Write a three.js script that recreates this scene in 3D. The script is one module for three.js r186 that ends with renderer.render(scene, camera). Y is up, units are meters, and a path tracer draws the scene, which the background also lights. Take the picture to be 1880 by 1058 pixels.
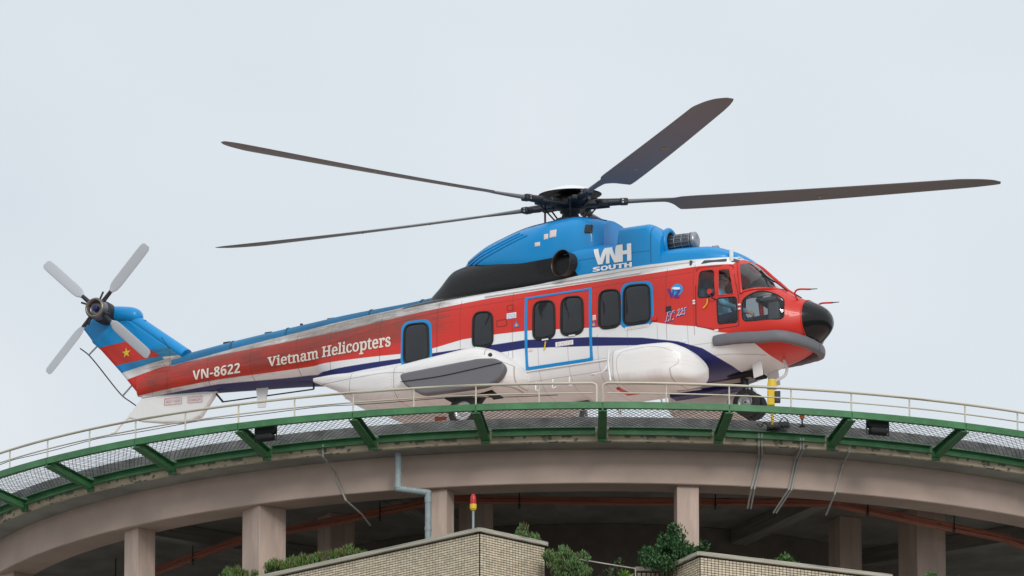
import * as THREE from 'three';
import { mergeGeometries } from 'three/addons/utils/BufferGeometryUtils.js';
import { RoundedBoxGeometry } from 'three/addons/geometries/RoundedBoxGeometry.js';
import { MarchingCubes } from 'three/addons/objects/MarchingCubes.js';
import { Brush, Evaluator, HOLLOW_SUBTRACTION, HOLLOW_INTERSECTION } from 'three-bvh-csg';

// ------------------------------------------------------------------ camera, sky, sun, exposure
const scene = new THREE.Scene();
const R = d => d * Math.PI / 180;
const camera = new THREE.PerspectiveCamera(2 * Math.atan(529 / 17460) * 180 / Math.PI, 1880 / 1058, 1, 6000);
camera.position.set(-1.69, 1.7, 174.653);
camera.rotation.x = R(14);
scene.add(camera);

let seed = 7;
const rnd = () => { seed = (seed * 1664525 + 1013904223) >>> 0; return seed / 4294967296; };
const rr = (a, b) => a + (b - a) * rnd();
const hash = (x, y, s) => { const h = Math.sin(x * 127.1 + y * 311.7 + s * 74.7) * 43758.5453; return h - Math.floor(h); };
function vnoise(x, y, px, py, s) {                 // value noise, tiles with periods px, py
  const xi = Math.floor(x), yi = Math.floor(y), fx = x - xi, fy = y - yi;
  const m = (a, b) => ((a % b) + b) % b, q = t => t * t * (3 - 2 * t);
  const a = hash(m(xi, px), m(yi, py), s), b = hash(m(xi + 1, px), m(yi, py), s), c = hash(m(xi, px), m(yi + 1, py), s), d = hash(m(xi + 1, px), m(yi + 1, py), s);
  return a + (b - a) * q(fx) + (c - a) * q(fy) + (a - b - c + d) * q(fx) * q(fy);
}
function fbm(x, y, px, py, s, o = 4) { let v = 0, w = .5, t = 0; for (let i = 0; i < o; i++) { v += w * vnoise(x, y, px, py, s + i); t += w; w *= .5; x *= 2; y *= 2; px *= 2; py *= 2; } return v / t; }

{ // pale overcast sky: even cloud sheet with faint soft structure
  const W = 2048, H = 1024, d = new Float32Array(W * H * 4);
  for (let j = 0; j < H; j++) for (let i = 0; i < W; i++) {
    const el = Math.max(0, Math.sin((j / H - .5) * Math.PI));
    const n = fbm(i / W * 110, j / H * 110, 110, 110, 3, 4) - .5, n2 = fbm(i / W * 14, j / H * 10, 14, 10, 9, 3) - .5;
    const L = (.86 + .34 * el) * (1 + .16 * n + .10 * n2), k = (j * W + i) * 4, c = n * .07;
    d[k] = L * (.785 + c); d[k + 1] = L * (.848 + c * .5); d[k + 2] = L * .908; d[k + 3] = 1;
  }
  const t = new THREE.DataTexture(d, W, H, THREE.RGBAFormat, THREE.FloatType);
  t.mapping = THREE.EquirectangularReflectionMapping; t.magFilter = THREE.LinearFilter; t.wrapS = THREE.RepeatWrapping; t.needsUpdate = true;
  scene.background = t; scene.environment = t;
}
const sun = new THREE.DirectionalLight(new THREE.Color(1, .97, .92), 1.5);
sun.position.set(25, 92, 95); sun.target.position.set(0, 40, 0);
sun.castShadow = true; sun.shadow.radius = 30; sun.shadow.mapSize.set(2048, 2048);
Object.assign(sun.shadow.camera, { left: -25, right: 25, top: 25, bottom: -25, near: 10, far: 250 });
scene.add(sun, sun.target);

const renderer = new THREE.WebGLRenderer();
renderer.toneMapping = THREE.LinearToneMapping;
renderer.toneMappingExposure = 1;
renderer.shadowMap.enabled = true;

// ------------------------------------------------------------------ helpers
const V = (x, y, z) => new THREE.Vector3(x, y, z);
const used = {};
function numbered(n) { const k = used[n] = (used[n] ?? -1) + 1; return k ? `${n}_${String(k).padStart(3, '0')}` : n; }
function mesh(name, geo, mat, parent) { const m = new THREE.Mesh(geo, mat); m.name = parent ? name : numbered(name); m.castShadow = m.receiveShadow = true; (parent || scene).add(m); return m; }
function group(name, parent, pos) { const g = new THREE.Group(); g.name = parent ? name : numbered(name); if (pos) g.position.set(...pos); (parent || scene).add(g); return g; }
function tag(o, label, category, grp, kind) { if (label) o.userData.label = label; if (category) o.userData.category = category; if (grp) o.userData.group = grp; if (kind) o.userData.kind = kind; return o; }
const clean = g => { const q = g.index ? g.toNonIndexed() : g.clone(); for (const k of Object.keys(q.attributes)) if (!['position', 'normal', 'uv'].includes(k)) q.deleteAttribute(k); return q; };
const merge = l => mergeGeometries(l.map(clean));
const box = (w, h, d, x = 0, y = 0, z = 0) => new THREE.BoxGeometry(w, h, d).translate(x, y, z);
const rbox = (w, h, d, r = .02, x = 0, y = 0, z = 0) => new RoundedBoxGeometry(w, h, d, 2, Math.min(r, w / 2.01, h / 2.01, d / 2.01)).translate(x, y, z);
function bar(a, b, r, r2 = r, seg = 10) {
  a = V(...a); b = V(...b); const d = b.clone().sub(a), g = new THREE.CylinderGeometry(r2, r, d.length(), seg);
  g.applyQuaternion(new THREE.Quaternion().setFromUnitVectors(V(0, 1, 0), d.clone().normalize()));
  return g.translate((a.x + b.x) / 2, (a.y + b.y) / 2, (a.z + b.z) / 2);
}
function beam(a, b, w, h) {                         // box of height h and width w from a to b, upright
  a = V(...a); b = V(...b); const d = b.clone().sub(a), g = new THREE.BoxGeometry(w, h, d.length());
  g.applyMatrix4(new THREE.Matrix4().lookAt(b, a, V(0, 1, 0)));
  return g.translate((a.x + b.x) / 2, (a.y + b.y) / 2, (a.z + b.z) / 2);
}
function tube(pts, r, seg = 8, closed = false, per = 4, tension) {
  const c = new THREE.CatmullRomCurve3(pts.map(p => V(...p)), closed, tension === undefined ? 'centripetal' : 'catmullrom', tension ?? .5);
  return new THREE.TubeGeometry(c, Math.max(2, pts.length * per), r, seg, closed);
}
function pipe(pts, r, seg = 8) { return merge(pts.slice(1).flatMap((p, i) => [bar(pts[i], p, r, r, seg), ...(i < pts.length - 2 ? [new THREE.SphereGeometry(r * 1.03, seg, 6).translate(...p)] : [])])); }
function dirtTex(size, base, vary, s, cells = 8, streak = 1, speck = 0, speckCol = [0, 0, 0]) {   // colour grain: fbm tone + specks of a second matter
  const d = new Uint8Array(size * size * 4);
  for (let j = 0; j < size; j++) for (let i = 0; i < size; i++) {
    const x = i / size * cells, y = j / size * cells;
    const n = fbm(x, y / streak, cells, Math.max(1, Math.round(cells / streak)), s, 5) - .5, g = hash(i, j, s) - .5, k = (j * size + i) * 4;
    let t = 1 + vary * (n * 1.6 + g * .25);
    const m = speck ? THREE.MathUtils.smoothstep(fbm(x * 3, y * 3, cells * 3, cells * 3, s + 40, 4), 1 - speck - .03, 1 - speck + .03) : 0;
    for (let c = 0; c < 3; c++) d[k + c] = Math.max(0, Math.min(255, 255 * ((base[c] * t) * (1 - m) + speckCol[c] * m)));
    d[k + 3] = 255;
  }
  const t = new THREE.DataTexture(d, size, size); t.wrapS = t.wrapT = THREE.RepeatWrapping; t.magFilter = THREE.LinearFilter; t.colorSpace = THREE.SRGBColorSpace; t.needsUpdate = true; return t;
}
const rep = (t, x, y) => { const c = t.clone(); c.repeat.set(x, y); c.needsUpdate = true; return c; };
const std = (rgb, rough = .6, extra = {}) => { const m = new THREE.MeshStandardMaterial({ roughness: rough, side: THREE.DoubleSide, ...extra }); if (rgb) m.color.setRGB(...rgb); return m; };
const paint = (rgb, extra = {}) => { const m = new THREE.MeshPhysicalMaterial({ roughness: .42, specularIntensity: .7, clearcoat: .18, clearcoatRoughness: .08, side: THREE.DoubleSide, ...extra }); if (rgb) m.color.setRGB(...rgb); return m; };
const canvas = (w, h) => { const c = document.createElement('canvas'); c.width = w; c.height = h; return c; };
const ctex = c => { const t = new THREE.CanvasTexture(c); t.colorSpace = THREE.SRGBColorSpace; t.anisotropy = 8; return t; };

const M = {
  red: paint([.60, .022, .013]), blue: paint([.003, .255, .60]), white: paint([.8, .8, .8]), navy: paint([.012, .014, .11]),
  black: paint([.008, .008, .009], { roughness: .12, clearcoat: 0 }), dark: std([.03, .03, .033], .5, { metalness: .3 }), steel: std([.35, .36, .38], .35, { metalness: .8 }),
  blade: std([.17, .162, .16], .45), bladeTail: std([.45, .47, .5], .45), rubber: std([.012, .012, .013], .75), rim: std([.28, .28, .28], .35, { metalness: .4 }),
  floatGrey: std([.14, .14, .155], .55), tint: paint([.022, .024, .028], { roughness: .08 }), interior: std([.06, .065, .075], .8), seat: std([.05, .07, .11], .85),
  exhaust: std([.07, .052, .044], .45, { metalness: .8 }), soot: std([.004, .004, .004], .9), yellow: std([.72, .48, .02], .5), orange: std([.7, .13, .02], .5),
  green: null, wire: std([.06, .065, .065], .6, { metalness: .3 }),
};
M.portGlass = new THREE.MeshPhysicalMaterial({ color: new THREE.Color(.3, .33, .35), transmission: 1, thickness: 0, roughness: .02, ior: 1.5, side: THREE.DoubleSide });
M.glass = new THREE.MeshPhysicalMaterial({ color: new THREE.Color(.9, .93, .93), transmission: 1, thickness: 0, roughness: .02, ior: 1.45, side: THREE.DoubleSide });
M.sideGlass = new THREE.MeshPhysicalMaterial({ color: new THREE.Color(.88, .91, .92), transmission: 1, thickness: 0, roughness: .02, ior: 1.5, side: THREE.DoubleSide });
const grain = dirtTex(256, [.93, .93, .93], .12, 21, 8);
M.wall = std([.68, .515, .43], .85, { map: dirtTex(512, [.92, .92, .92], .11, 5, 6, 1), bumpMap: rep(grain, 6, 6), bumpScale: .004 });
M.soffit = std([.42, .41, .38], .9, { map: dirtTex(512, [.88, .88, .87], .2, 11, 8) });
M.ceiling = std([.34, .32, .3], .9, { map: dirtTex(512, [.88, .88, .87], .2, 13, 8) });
M.fascia = std(null, .9, { map: dirtTex(1024, [.80, .73, .63], .3, 31, 12, 1, .33, [.52, .5, .46]), bumpMap: dirtTex(512, [.5, .5, .5], .8, 35, 24), bumpScale: .012 });
M.kerb = std([.3, .295, .29], .9, { map: dirtTex(512, [.85, .85, .85], .45, 17, 16) });
M.pad = std([.70, .52, .44], .85, { map: dirtTex(512, [.9, .9, .9], .2, 19, 16) });
M.green = std([.068, .23, .092], .5, { map: dirtTex(512, [.9, .92, .9], .22, 23, 8, 1, .3, [.98, 1, .97]) });
M.rail = std([.72, .68, .58], .45, { metalness: 0, map: dirtTex(256, [.92, .91, .88], .3, 29, 6, 1, .27, [.5, .4, .3]) });
M.tray = std([.55, .19, .12], .7, { map: dirtTex(256, [.9, .9, .9], .4, 37, 6, 1, .3, [.35, .25, .2]) });
M.pvc = std([.32, .38, .39], .5, { map: rep(grain, 1, 3) });
M.tile = std([.56, .49, .36], .5);
M.grout = std([.07, .055, .04], .95);
M.cope = std([.52, .48, .41], .9, { map: dirtTex(256, [.9, .9, .88], .45, 41, 8) });
M.soil = std([.05, .04, .03], 1);
M.conduit = std([.45, .44, .41], .5);

// ------------------------------------------------------------------ setting: ground and the round building under the helipad
const CX = -.11, SOF = 39.37, TOP = 39.825;          // axis of the round roof, underside of the slab, top of the pad
{
  const g = mesh('ground', new THREE.CircleGeometry(3000, 96).rotateX(-Math.PI / 2), std([.16, .16, .15], .95, { map: rep(dirtTex(256, [.85, .85, .83], .3, 51, 8), 300, 300) }));
  tag(g, 'grey ground far below the building', null, null, 'structure');
}
function lathe(profile, seg = 180, closed = true) {  // ring about the pad's axis, uv in metres
  const p = profile.map(q => new THREE.Vector2(...q)); if (closed) p.push(p[0].clone());
  const parts = [];
  for (let i = 0; i < p.length - 1; i++) {           // each face flat, sharp edges between faces
    const g = new THREE.LatheGeometry([p[i], p[i + 1]], seg), uv = g.attributes.uv, len = p[i].distanceTo(p[i + 1]), r = Math.max(p[i].x, p[i + 1].x);
    for (let k = 0; k < uv.count; k++) uv.setXY(k, uv.getX(k) * Math.round(2 * Math.PI * r / 4), uv.getY(k) * len / 4);
    parts.push(g);
  }
  return merge(parts);
}
const bld = group('round_building', null, [CX, 0, 0]);
tag(bld, 'round beige building with rooftop helipad, ring beam and open dark storey', 'building');
const ringFace = (name, prof, mat) => mesh(name, lathe(prof), mat, bld);
ringFace('helipad_slab', [[0, TOP], [12.36, TOP], [12.40, TOP - .03], [12.40, TOP - .02], [12.3, TOP - .03], [0, TOP - .03]], M.pad);
ringFace('pad_edge', [[12.41, TOP - .004], [12.41, 39.60], [11.5, 39.60], [11.5, TOP - .035], [12.3, TOP - .035]], M.kerb);
ringFace('slab_fascia', [[12.40, 39.597], [12.39, SOF + .02], [12.36, SOF + .006], [11.5, SOF + .006], [11.5, 39.597]], M.fascia);
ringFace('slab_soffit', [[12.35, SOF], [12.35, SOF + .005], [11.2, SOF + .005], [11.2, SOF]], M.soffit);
ringFace('ring_beam', [[11.85, SOF - .003], [11.85, 38.775], [11.835, 38.76], [11.20, 38.76], [11.20, SOF - .003]], M.wall);
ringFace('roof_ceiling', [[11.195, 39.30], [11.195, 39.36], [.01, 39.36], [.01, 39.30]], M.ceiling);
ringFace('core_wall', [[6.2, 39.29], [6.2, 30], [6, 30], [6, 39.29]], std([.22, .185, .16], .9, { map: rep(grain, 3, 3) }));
ringFace('terrace_floor', [[15.4, 35.9], [15.4, 35.5], [.02, 35.5], [.02, 35.9]], std([.3, .285, .26], .9));
ringFace('lower_wall', [[15.1, 35.48], [15.1, .1], [14.9, .1], [14.9, 35.48]], M.wall);
// ceiling beams under the roof, radial
for (const d of [-52, -22, 24, 52]) {
  const t = R(d), s = Math.sin(t), c = Math.cos(t);
  mesh('ceiling_beam', beam([6.25 * s, 39.15, 6.25 * c], [11.18 * s, 39.15, 11.18 * c], .3, .28), M.ceiling, bld);
}
// columns: [x, z, turn, side]
for (const [deg, rad, turn, s, top] of [[-68.5, 11.5, 45, .5, 0], [-45.9, 11.5, 39.8, .40, 0], [-31.6, 11.42, 34, .565, 0], [-14.2, 11.55, -21.5, .36, 0], [7.4, 11.55, 7.5, .39, 0], [39.2, 9.2, 31, .62, 1], [34.3, 7.9, 25, .45, 1], [-35, 8.3, 30, .5, 1], [-15, 8.6, 33, .45, 1]]) {
  const y1 = top ? 39.3 : 38.762, y0 = 35.9, x = rad * Math.sin(R(deg)), z = rad * Math.cos(R(deg));
  mesh('column', rbox(s, y1 - y0, s, .012).rotateY(R(turn)).translate(x, (y0 + y1) / 2, z), M.wall, bld);
}

// ------------------------------------------------------------------ safety net round the pad: green frame, brackets, wire mesh
const RO = 13.46, RI = 12.43, STEP = 360 / 38;
const ringPt = (r, deg, y) => [CX + r * Math.sin(R(deg)), y, r * Math.cos(R(deg))];
const net = group('safety_net'); tag(net, 'green steel safety net frame round the helipad edge', 'safety net');
function arcBox(r0, r1, y0, y1, a0, a1, n) {          // part ring with a rectangular section
  const pos = [], uv = [], idx = []; const prof = [[r0, y0], [r1, y0], [r1, y1], [r0, y1]];
  for (let f = 0; f < 4; f++) {
    const A = prof[f], B = prof[(f + 1) % 4], base = pos.length / 3;
    for (let i = 0; i <= n; i++) { const a = a0 + (a1 - a0) * i / n; pos.push(...ringPt(A[0], a, A[1]), ...ringPt(B[0], a, B[1])); uv.push(R(a) * r1 / 2, f * .2, R(a) * r1 / 2, f * .2 + .12); }
    for (let i = 0; i < n; i++) { const b = base + i * 2; idx.push(b, b + 1, b + 3, b, b + 3, b + 2); }
  }
  const g = new THREE.BufferGeometry(); g.setAttribute('position', new THREE.Float32BufferAttribute(pos, 3)); g.setAttribute('uv', new THREE.Float32BufferAttribute(uv, 2)); g.setIndex(idx);
  const q = g.toNonIndexed(); q.computeVertexNormals(); return q;
}
const K0 = -8, K1 = 8;
for (let k = K0; k < K1; k++) {
  const a0 = k * STEP, a1 = a0 + STEP;
  mesh('rim_beam', merge([arcBox(RO - .012, RO, 39.735, 39.85, a0 + .03, a1 - .03, 6), arcBox(RO - .09, RO - .012, 39.838, 39.85, a0 + .03, a1 - .03, 6), arcBox(RO - .09, RO - .012, 39.735, 39.747, a0 + .03, a1 - .03, 6)]), M.green, net);
  mesh('inner_beam', merge([arcBox(RI, RI + .012, 39.485, 39.62, a0 + .55, a1 - .55, 6), arcBox(RI + .012, RI + .08, 39.485, 39.497, a0 + .55, a1 - .55, 6), arcBox(RI + .012, RI + .08, 39.608, 39.62, a0 + .55, a1 - .55, 6)]), M.green, net);
  // woven wire: two families of diagonal wires
  const W = [], n = 22, r0 = RI + .07, r1 = RO - .05, y0 = 39.632, y1 = 39.80, across = .42;
  const P = (s, t) => ringPt(r0 + (r1 - r0) * t, a0 + STEP * s, y0 + (y1 - y0) * t - .03 * Math.sin(Math.PI * t));
  for (let i = -Math.ceil(n * across); i <= n; i++) for (const sg of [0, 1]) {
    const jt = (hash(i, k, 5 + sg) - .5) * .012; let s0 = i / n + jt, s1 = s0 + across + jt * .5, t0 = 0, t1 = 1;
    if (s0 < .01) { t0 = (.01 - s0) / across; s0 = .01; } if (s1 > .99) { t1 = 1 - (s1 - .99) / across; s1 = .99; }
    if (t1 - t0 < .03) continue;
    const q0 = sg ? t0 : 1 - t0, q1 = sg ? t1 : 1 - t1, mid = [(s0 + s1) / 2, (q0 + q1) / 2];
    W.push(bar(P(s0, q0), P(...mid),   .0044, .0044, 4), bar(P(...mid), P(s1, q1),   .0044, .0044, 4));
  }
  tag(mesh('wire_mesh', merge(W), M.wire, net), null, null, null, 'stuff');
}
for (let k = K0; k <= K1; k++) {                      // I section brackets
  const a = k * STEP, A = ringPt(RI - .02, a, 39.50), B = ringPt(RO - .02, a, 39.765);
  const off = (p, d) => [p[0], p[1] + d, p[2]];
  mesh('bracket', merge([beam(A, B, .03, .13), beam(off(A, .071), off(B, .071), .15, .016), beam(off(A, -.071), off(B, -.071), .15, .016), beam(ringPt(RI - .035, a, 39.38), ringPt(RI - .035, a, 39.58), .16, .02).translate(0, 0, 0)]), M.green, net);
  mesh('foot_plate', rbox(.16, .24, .02, .004).rotateY(R(a)).translate(...ringPt(RI - .012, a, 39.5)), M.green, net);
}
// hand rail on the rim: two runs that meet above the middle
const railRun = (label, angs, from, to) => {
  const g = group('hand_rail'); tag(g, label, 'railing', 'hand rails above the net');
  const yT = 40.19, yM = 40.012, r = RO - .03, N = 60, top = [];
  for (let i = 0; i <= N; i++) top.push(ringPt(r, from + (to - from) * i / N, yT));
  const inner = Math.abs(from) < Math.abs(to) ? 0 : N, e = top[inner], sgn = inner ? 1 : -1;
  const bend = []; for (let i = 0; i <= 5; i++) { const q = i / 5 * Math.PI / 2; bend.push([e[0] + sgn * .07 * Math.sin(q), yT - .07 * (1 - Math.cos(q)), e[2]]); }
  const end = bend[5]; bend.push([end[0], 39.84, end[2]]);
  const path = inner ? [...top, ...bend.slice(1)] : [...bend.slice(1).reverse(), ...top];
  mesh('top_rail', new THREE.TubeGeometry(new THREE.CatmullRomCurve3(path.map(p => V(...p)), false, 'centripetal'), 220, .024, 8), M.rail, g);
  const mid = []; for (let i = 0; i <= N; i++) mid.push(ringPt(r, from + (to - from) * i / N, yM));
  mesh('middle_rail', new THREE.TubeGeometry(new THREE.CatmullRomCurve3(mid.map(p => V(...p))), 120, .013, 6), M.rail, g);
  for (const a of angs) mesh('post', bar(ringPt(r, a, 39.83), ringPt(r, a, yT - .01), .014, .014, 8), M.rail, g);
};
const A1 = [], A2 = []; for (let i = 1; i <= 15; i++) { A1.push(-i * STEP / 2); A2.push(i * STEP / 2); }
railRun('cream tubular hand rail below the tail and the door of the helicopter', A1, -75, -.72);
railRun('cream tubular hand rail below the nose of the helicopter', A2, .32, 75);
tag(mesh('cable', tube([...Array(24)].map((_, i) => ringPt(RO - .055, -62 + i * 2.55, 40.0 - .03 * Math.abs(Math.sin(i * .8)))), .007, 5), M.dark), 'thin dark cable tied along the middle rail below the tail', 'cable');

// ------------------------------------------------------------------ small fittings on the roof edge
function flood(deg, label) {
  const p = ringPt(13.24, deg, 39.50), g = group('floodlight', null, p); g.rotation.y = R(deg); tag(g, label, 'floodlight', 'black floodlights on the net');
  mesh('housing', rbox(.4, .24, .16, .04, 0, .25, 0), M.rubber, g);
  mesh('cable_box', rbox(.34, .12, .18, .05, 0, .08, .02), M.rubber, g);
  mesh('bracket', merge([bar([-.21, .02, 0], [-.21, .24, 0], .012), bar([.21, .02, 0], [.21, .24, 0], .012), bar([-.21, .02, 0], [.21, .02, 0], .012)]), M.dark, g);
}
flood(-26.5, 'black floodlight on the net below the tail boom'); flood(21.4, 'black floodlight on the net ahead of the nose');
{ // yellow approach light unit on its post
  const g = group('approach_light', null, [2.88, 39.66, 12.15]); tag(g, 'yellow light unit on a short post behind the nose wheel', 'lamp');
  mesh('post', merge([bar([0, 0, 0], [0, .45, 0], .028), bar([0, 0, 0], [0, .02, 0], .1, .08)]), M.yellow, g);
  mesh('housing', merge([rbox(.13, .3, .15, .03, -.02, .56, 0), rbox(.1, .07, .1, .02, -.02, .42, 0)]), M.yellow, g);
  mesh('hood', merge([new THREE.CylinderGeometry(.075, .095, .14, 16).translate(0, .80, 0), new THREE.SphereGeometry(.075, 14, 8, 0, 6.3, 0, 1.57).scale(1, .5, 1).translate(0, .87, 0)]), M.yellow, g);
  mesh('control_box', rbox(.1, .2, .12, .01, .095, .58, .01), M.dark, g);
  mesh('transformer', merge([rbox(.2, .1, .16, .03, .2, .08, 0), rbox(.24, .06, .2, .02, .02, .03, .02)]), M.dark, g);
  mesh('cable', merge([tube([[-.02, .02, .05], [-.15, .1, .1], [-.2, .02, .1], [-.28, .08, .1]], .012, 6), tube([[.1, .08, .05], [.2, .2, .05], [.28, .12, .05], [.3, .02, .05]], .01, 6)]), M.rubber, g);
}
{
  const g = group('obstruction_lamp', null, [3.39, 39.60, 12.6]); tag(g, 'small orange lamp on the net right of the yellow unit', 'lamp');
  mesh('stem', merge([bar([0, 0, 0], [0, .12, 0], .014), bar([0, 0, 0], [0, .025, 0], .06, .05)]), M.dark, g);
  mesh('lens', merge([bar([0, .2, 0], [0, .29, 0], .05, .055, 14), bar([0, .12, 0], [0, .2, 0], .02, .05, 14)]), M.orange, g);
}
{ // drain pipe
  const g = group('drain_pipe'); tag(g, 'grey blue drain pipe bending beside the column', 'pipe');
  const z = 11.96, zb = 11.98;
  mesh('pipe', pipe([[-3.69, 39.36, z - .35], [-3.69, 38.66, z - .35 + .22], [-3.16, 38.58, zb - .1], [-3.16, 36.6, zb - .1]], .058, 14), M.pvc, g);
  for (const [a, b] of [[[-3.69, 39.31, z - .345], [-3.69, 39.36, z - .35]], [[-3.69, 38.66, z - .13], [-3.69, 38.76, z - .16]], [[-3.16, 38.4, zb - .1], [-3.16, 38.5, zb - .1]], [[-3.16, 37.9, zb - .1], [-3.16, 37.96, zb - .1]]]) mesh('collar', bar(a, b, .066, .066, 14), M.pvc, g);
}
const cond = (label, ...runs) => { const g = mesh('conduit', merge(runs.map(r => pipe(r, .017, 6))), M.conduit); return tag(g, label, 'conduit', 'conduits on the ring beam'); };
const onRing = (x, y, r) => [x, y, Math.sqrt(r * r - (x - CX) * (x - CX))];
const run = dx => [[2.64, 39.6, 12.44], [2.64, 39.36, 12.43], [2.66, 39.3, 11.88], [2.52, 38.72, 11.88], [2.46, 38.45, 11.5]].map(([x, y, r]) => onRing(x + dx, y, r));
cond('twin grey conduits under the yellow light unit', run(0), run(.055));
const run2 = dx => [[3.38, 39.55, 12.44], [3.38, 39.36, 12.43], [3.30, 39.28, 11.88], [3.18, 38.74, 11.88], [2.92, 38.42, 11.4]].map(([x, y, r]) => onRing(x + dx, y, r));
cond('twin grey conduits under the small orange lamp', run2(0), run2(.05));
cond('single grey conduit right of the twin pairs', [[4.24, 39.5, 12.44], [4.24, 39.36, 12.43], [4.15, 39.28, 11.88], [4.0, 38.72, 11.88], [3.86, 38.45, 11.4]].map(p => onRing(...p)));
cond('single pale conduit left of the drain pipe', [[-5.02, 39.55, 12.44], [-5.02, 39.34, 12.43], [-4.85, 39.2, 11.88], [-4.62, 38.64, 11.88], [-4.34, 38.5, 11.3], [-4.2, 38.36, 11.0]].map(p => onRing(...p)));
{ // rusty cable tray below the ceiling
  const g = group('cable_tray'); tag(g, 'rust red cable tray hanging in the dark open storey', 'cable tray');
  const P = [[-9.6, 38.82, 2.2], [-6.6, 38.84, 6.9], [-2.95, 38.86, 10.1], [4.0, 38.80, 10.1], [7.2, 38.78, 7.3], [10, 38.78, 3]];
  for (let i = 0; i < P.length - 1; i++) {
    mesh('channel', merge([beam(P[i], P[i + 1], .2, .012).translate(0, -.05, 0), beam(P[i], P[i + 1], .012, .1).translate(0, 0, .1), beam(P[i], P[i + 1], .012, .1).translate(0, 0, -.1)]), M.tray, g);
    for (const q of [.2, .7]) { const x = P[i][0] + (P[i + 1][0] - P[i][0]) * q, z = P[i][2] + (P[i + 1][2] - P[i][2]) * q; mesh('hanger', merge([bar([x, 38.72, z + .12], [x, 39.3, z + .12], .012, .012, 6), beam([x, 38.73, z - .16], [x, 38.73, z + .16], .04, .03)]), M.dark, g); }
  }
}

// ------------------------------------------------------------------ tiled planters in front of the open storey
function planter(label, pts, depth, top, grp) {       // pts: plan of the front edge, top heights; walls hang down from there
  const g = group('planter'); tag(g, label, 'planter', grp);
  for (let i = 0; i < pts.length - 1; i++) {
    const [x0, z0] = pts[i], [x1, z1] = pts[i + 1], L = Math.hypot(x1 - x0, z1 - z0), ang = Math.atan2(-(z1 - z0), x1 - x0);
    const place = q => q.rotateY(ang).translate((x0 + x1) / 2, 0, (z0 + z1) / 2);
    mesh('wall', place(box(L - .004, depth, .12, 0, top - .08 - depth / 2, -.062)), M.grout, g);
    mesh('coping', place(rbox(L + .06, .075, .22, .012, 0, top - .04, -.05)), M.cope, g);
    const tiles = [], tw = .071, th = .0425, nx = Math.floor((L - .02) / tw), ny = Math.floor(depth / th);
    for (let r = 0; r < ny; r++) for (let c = 0; c < nx; c++) {
      const t = box(tw - .012, th - .011, .012 + .003 * rnd(), -L / 2 + .012 + (c + .5) * (L - .02) / nx, top - .1 - (r + .5) * th, .001);
      const k = rr(.8, 1.12), col = new Float32Array(t.attributes.position.count * 3); const w = rr(.96, 1.04);
      for (let q = 0; q < col.length; q += 3) { col[q] = k * .68 * w; col[q + 1] = k * .575; col[q + 2] = k * .42 / w; }
      t.setAttribute('color', new THREE.BufferAttribute(col, 3)); tiles.push(t);
    }
    tag(mesh('tiling', place(mergeGeometries(tiles)), M.tileV, g), null, null, null, 'stuff');
  }
  const s = new THREE.Shape(pts.map(([x, z]) => new THREE.Vector2(x, -z))), soil = new THREE.ShapeGeometry(s).rotateX(-Math.PI / 2).translate(0, top - .12, 0);
  mesh('soil', soil, M.soil, g);
  return g;
}
M.tileV = std([1, 1, 1], .45, { vertexColors: true });
planter('cream tiled planter whose corner carries the red and yellow beacon', [[-6.35, 10.4], [-2.25, 14.5], [-1.12, 13.37], [-1.95, 12.4]], 1.5, 37.365);
planter('cream tiled planter below the big dark green shrub', [[.47, 13.0], [.98, 13.0], [1.55, 14.25], [4.9, 12.4], [4.6, 11.9]], 1.2, 37.0);
{ // beacon
  const g = group('beacon', null, [-2.36, 37.37, 14.33]); tag(g, 'red and yellow warning beacon on the planter corner', 'beacon');
  mesh('pole', bar([0, 0, 0], [0, .36, 0], .022, .022, 10), M.pvc, g);
  mesh('base', merge([bar([0, .34, 0], [0, .37, 0], .04, .055, 16), bar([0, .37, 0], [0, .45, 0], .06, .06, 18)]), M.yellow, g);
  mesh('lens', new THREE.LatheGeometry([[.052, 0], [.052, .1], [.045, .135], [.035, .15], [.033, .165], [.02, .178], [0.001, .18]].map(p => new THREE.Vector2(...p)), 18).translate(0, .452, 0), std([.5, .015, .02], .2), g);
}
tag(mesh('awning_sheet', rbox(1.5, .02, .7, .005).rotateX(.25).rotateY(-.28).translate(-.45, 36.62, 13.4), std([.62, .62, .62], .8, { map: dirtTex(256, [.9, .9, .9], .2, 61, 8, 1, .3, [.2, .2, .2]) })), 'spotted pale sheet between the two planters', 'sheet');
tag(mesh('pole', pipe([[-.75, 37.02, 13.7], [.45, 36.82, 13.7], [.45, 36.3, 13.7]], .011, 6), M.cope), 'thin pale pole behind the plants between the planters', 'pole');
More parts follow.
